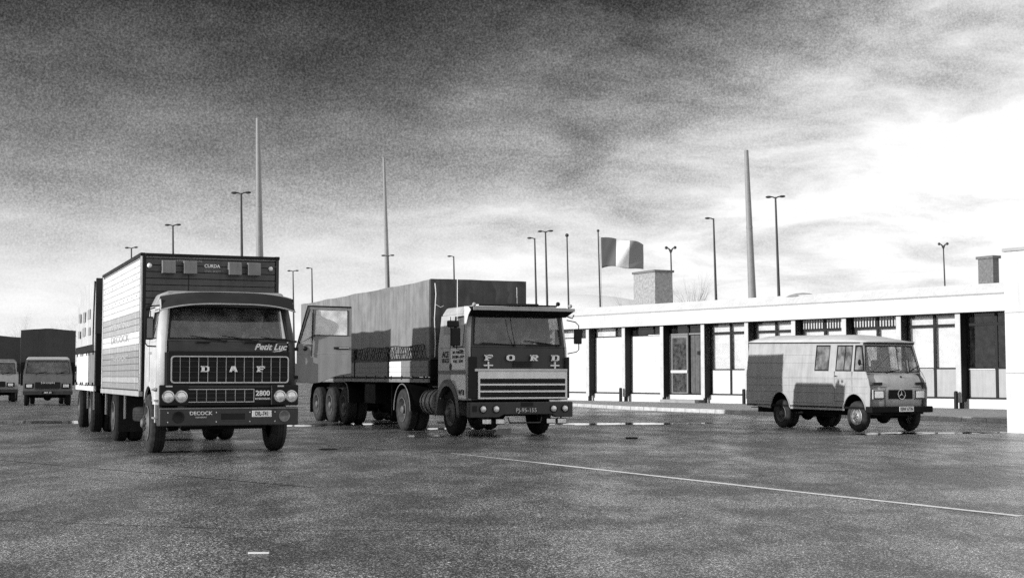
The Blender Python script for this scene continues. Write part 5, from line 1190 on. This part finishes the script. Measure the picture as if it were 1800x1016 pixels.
MB().tube([(.30,.50,2.06),(.36,.46,1.93)], .014, 5).build('interior_mirror', 'black', Vn)
wheel(Vn, -.82, .62, .372, .165, -1, front=True, rim='rim_steel', tyre='rubber_dusty'); wheel(Vn, .80, .62, .372, .165, 1, front=True, rim='rim_steel', tyre='rubber_dusty')
wheel(Vn, -.82, 4.10, .372, .165, -1, dual=True, rim='rim_dirty', tyre='rubber_dusty'); wheel(Vn, .82, 4.10, .372, .165, 1, dual=True, rim='rim_dirty', tyre='rubber_dusty')
box('underframe', 'chassis', Vn, -.6, .6, .3, L-.1, .38, .55); axle(Vn, 4.1, .385, 1.5); axle(Vn, .66, .385, 1.5); box('van_floor', 'chassis', Vn, -.93, .93, .1, L-.03, .55, .60)
MB().ring([(-hw,L,.56),(hw,L,.56),(van_x(2.16),L,2.16),(-van_x(2.16),L,2.16)], [(-.55,L,1.5),(.55,L,1.5),(.5,L,2.0),(-.5,L,2.0)], (0,-.03,0)).build('rear_doors', 'van_body', Vn, .006, 1); box('rear_window', 'glass_dark', Vn, -.53, .53, L-.02, L-.015, 1.5, 2.0)
MB().hexa([(-.90,.30,1.15),(.90,.30,1.15),(.90,.62,1.15),(-.90,.62,1.15)], [(-.88,.30,1.42),(.88,.30,1.42),(.88,.58,1.44),(-.88,.58,1.44)]).build('dashboard', 'black', Vn, .02)
steering(Vn, -.45, .72, 1.47, .20, R(-35)); seat(Vn, -.48, 1.0, 1.12); seat(Vn, .48, 1.0, 1.12)
box('side_step', 'black', Vn, -1.0, -.9, 5.0, 5.5, .50, .52); MB().tube([(-.5,2.0,.36),(-.5,3.4,.36)], .05, 8).build('exhaust', 'chassis', Vn)
box('paper', 'paper', Vn, .25, .6, .33, .5, 1.445, 1.452)
# the unladen tail stands a little higher than the nose
_seen = set()
for o in [c for c in bpy.data.objects if c.type == 'MESH' and (c.parent == Vn or (c.parent and c.parent.parent == Vn))]:
    if o.name.split('.')[0] in ('wheel', 'rim', 'hand_hole', 'axle', 'star_emblem', 'underframe', 'exhaust', 'wiper', 'steering_wheel') or o.data.name in _seen: continue
    _seen.add(o.data.name)
    if o.location.length > .001: continue
    for v in o.data.vertices: v.co.z += .017*max(0, v.co.y)*min(1, max(0, (v.co.z-.45)/1.6))

Vn.rotation_euler = (0, 0, R(24)); Vn.location = (9.42, 34.36, 0); Vn.scale = (.94, .91, 1)
for o in bpy.data.objects:
    if o.parent == Vn and o.name.startswith('wheel') and not o.name.startswith('wheel_'): o.rotation_euler[0] = 0; o.scale = (1/.94, 1/.91, 1)
# ============================================================ small dark tarpaulin truck and its neighbour
def small_truck(name, label, px, yb, rz, box_h, tm, w=2.15, letters='SAVIEM', bm_='small_truck', rm_='small_roof'):
    Z = 1.35*2475/(yb-661); x = (px-900)/2475*Z
    r = thing(name, label, 'truck', (x, Z-.9, 0), rz, 'trucks parked at the far left')
    cab(r, w, .50, 1.42, 2.10, 2.24, .22, .40, 1.65, w-.22, bm_, bm_, (.55, 1.1, 1.48, 2.05), arch=(.95, .50, .42), roofm=rm_, wm=.09)
    g = box('grille', 'black', r, -.55, .55, -.03, .0, .80, 1.08); 
    text('brand_letters', letters, .10, g, (0, -.034, 1.04), 'letter_white', sx=1.9)
    for s in (-1, 1):
        h_ = MB().box(s*.80-.2, s*.80+.2, -.03, .02, .80, 1.02).build('headlight_surround', 'black', r, .02); MB().box(s*.80-.12, s*.80+.12, -.045, -.03, .84, .98).build('headlight', 'lens_glass', h_, .02)
        MB().tube([(s*(w/2),.4,1.9),(s*(w/2+.2),.3,1.85),(s*(w/2+.2),.3,1.5),(s*w/2,.35,1.45)], .012, 5).build('mirror_arm', 'black', r); box('mirror', 'black', r, s*(w/2+.2)-.08, s*(w/2+.2)+.08, .28, .31, 1.55, 1.8)
    b_ = MB().box(-w/2-.02, w/2+.02, -.10, .02, .50, .68).build('bumper', 'bumper_grey', r, .02); plate(b_, 0, -.102, .60, .5, .11, '482 ZI', True)
    for xx in (-.5, .4): wiper(r, xx, .2, 1.45, .5, .25, .2)
    box('paper', 'paper', r, .12, .45, .32, .45, 1.43, 1.46)
    steering(r, .5, .75, 1.5, .2, R(-40)); seat(r, .5, .95, 1.1); seat(r, -.5, .95, 1.1)
    for y in (.95, 5.2):
        for s in (-1, 1): wheel(r, s*.92, y, .42, .22, s, dual=y > 2, rim='rim_dirty')
        axle(r, y, .42, 1.7)
    rails(r, .3, 7.2, .72)
    for s in (-1, 1): box('dropside', 'small_truck', r, s*1.2-.02, s*1.2+.02, 1.8, 7.3, 1.0, 1.5)
    box('load_floor', 'chassis', r, -1.2, 1.2, 1.78, 7.3, .92, 1.0); box('head_board', 'chassis', r, -1.2, 1.2, 1.76, 1.8, 1.0, 2.0)
    tarp('tarpaulin', tm, r, -1.23, 1.23, 1.82, 7.3, 1.5, box_h, peak=.10, amp=.02, bow=1.4, step=.25)
    return r
small_truck('small_truck', 'small cab-over truck with dark peaked tarpaulin left of the near box truck', 97, 712, R(18.5), 3.50, 'tarp_dark')
s2 = small_truck('small_truck', 'truck cut off by the left edge, half hidden beside the dark tarpaulin truck', 3, 706, R(18), 3.42, 'tarp_dark', w=2.3, letters='', bm_='panel_grey', rm_='board_grey')
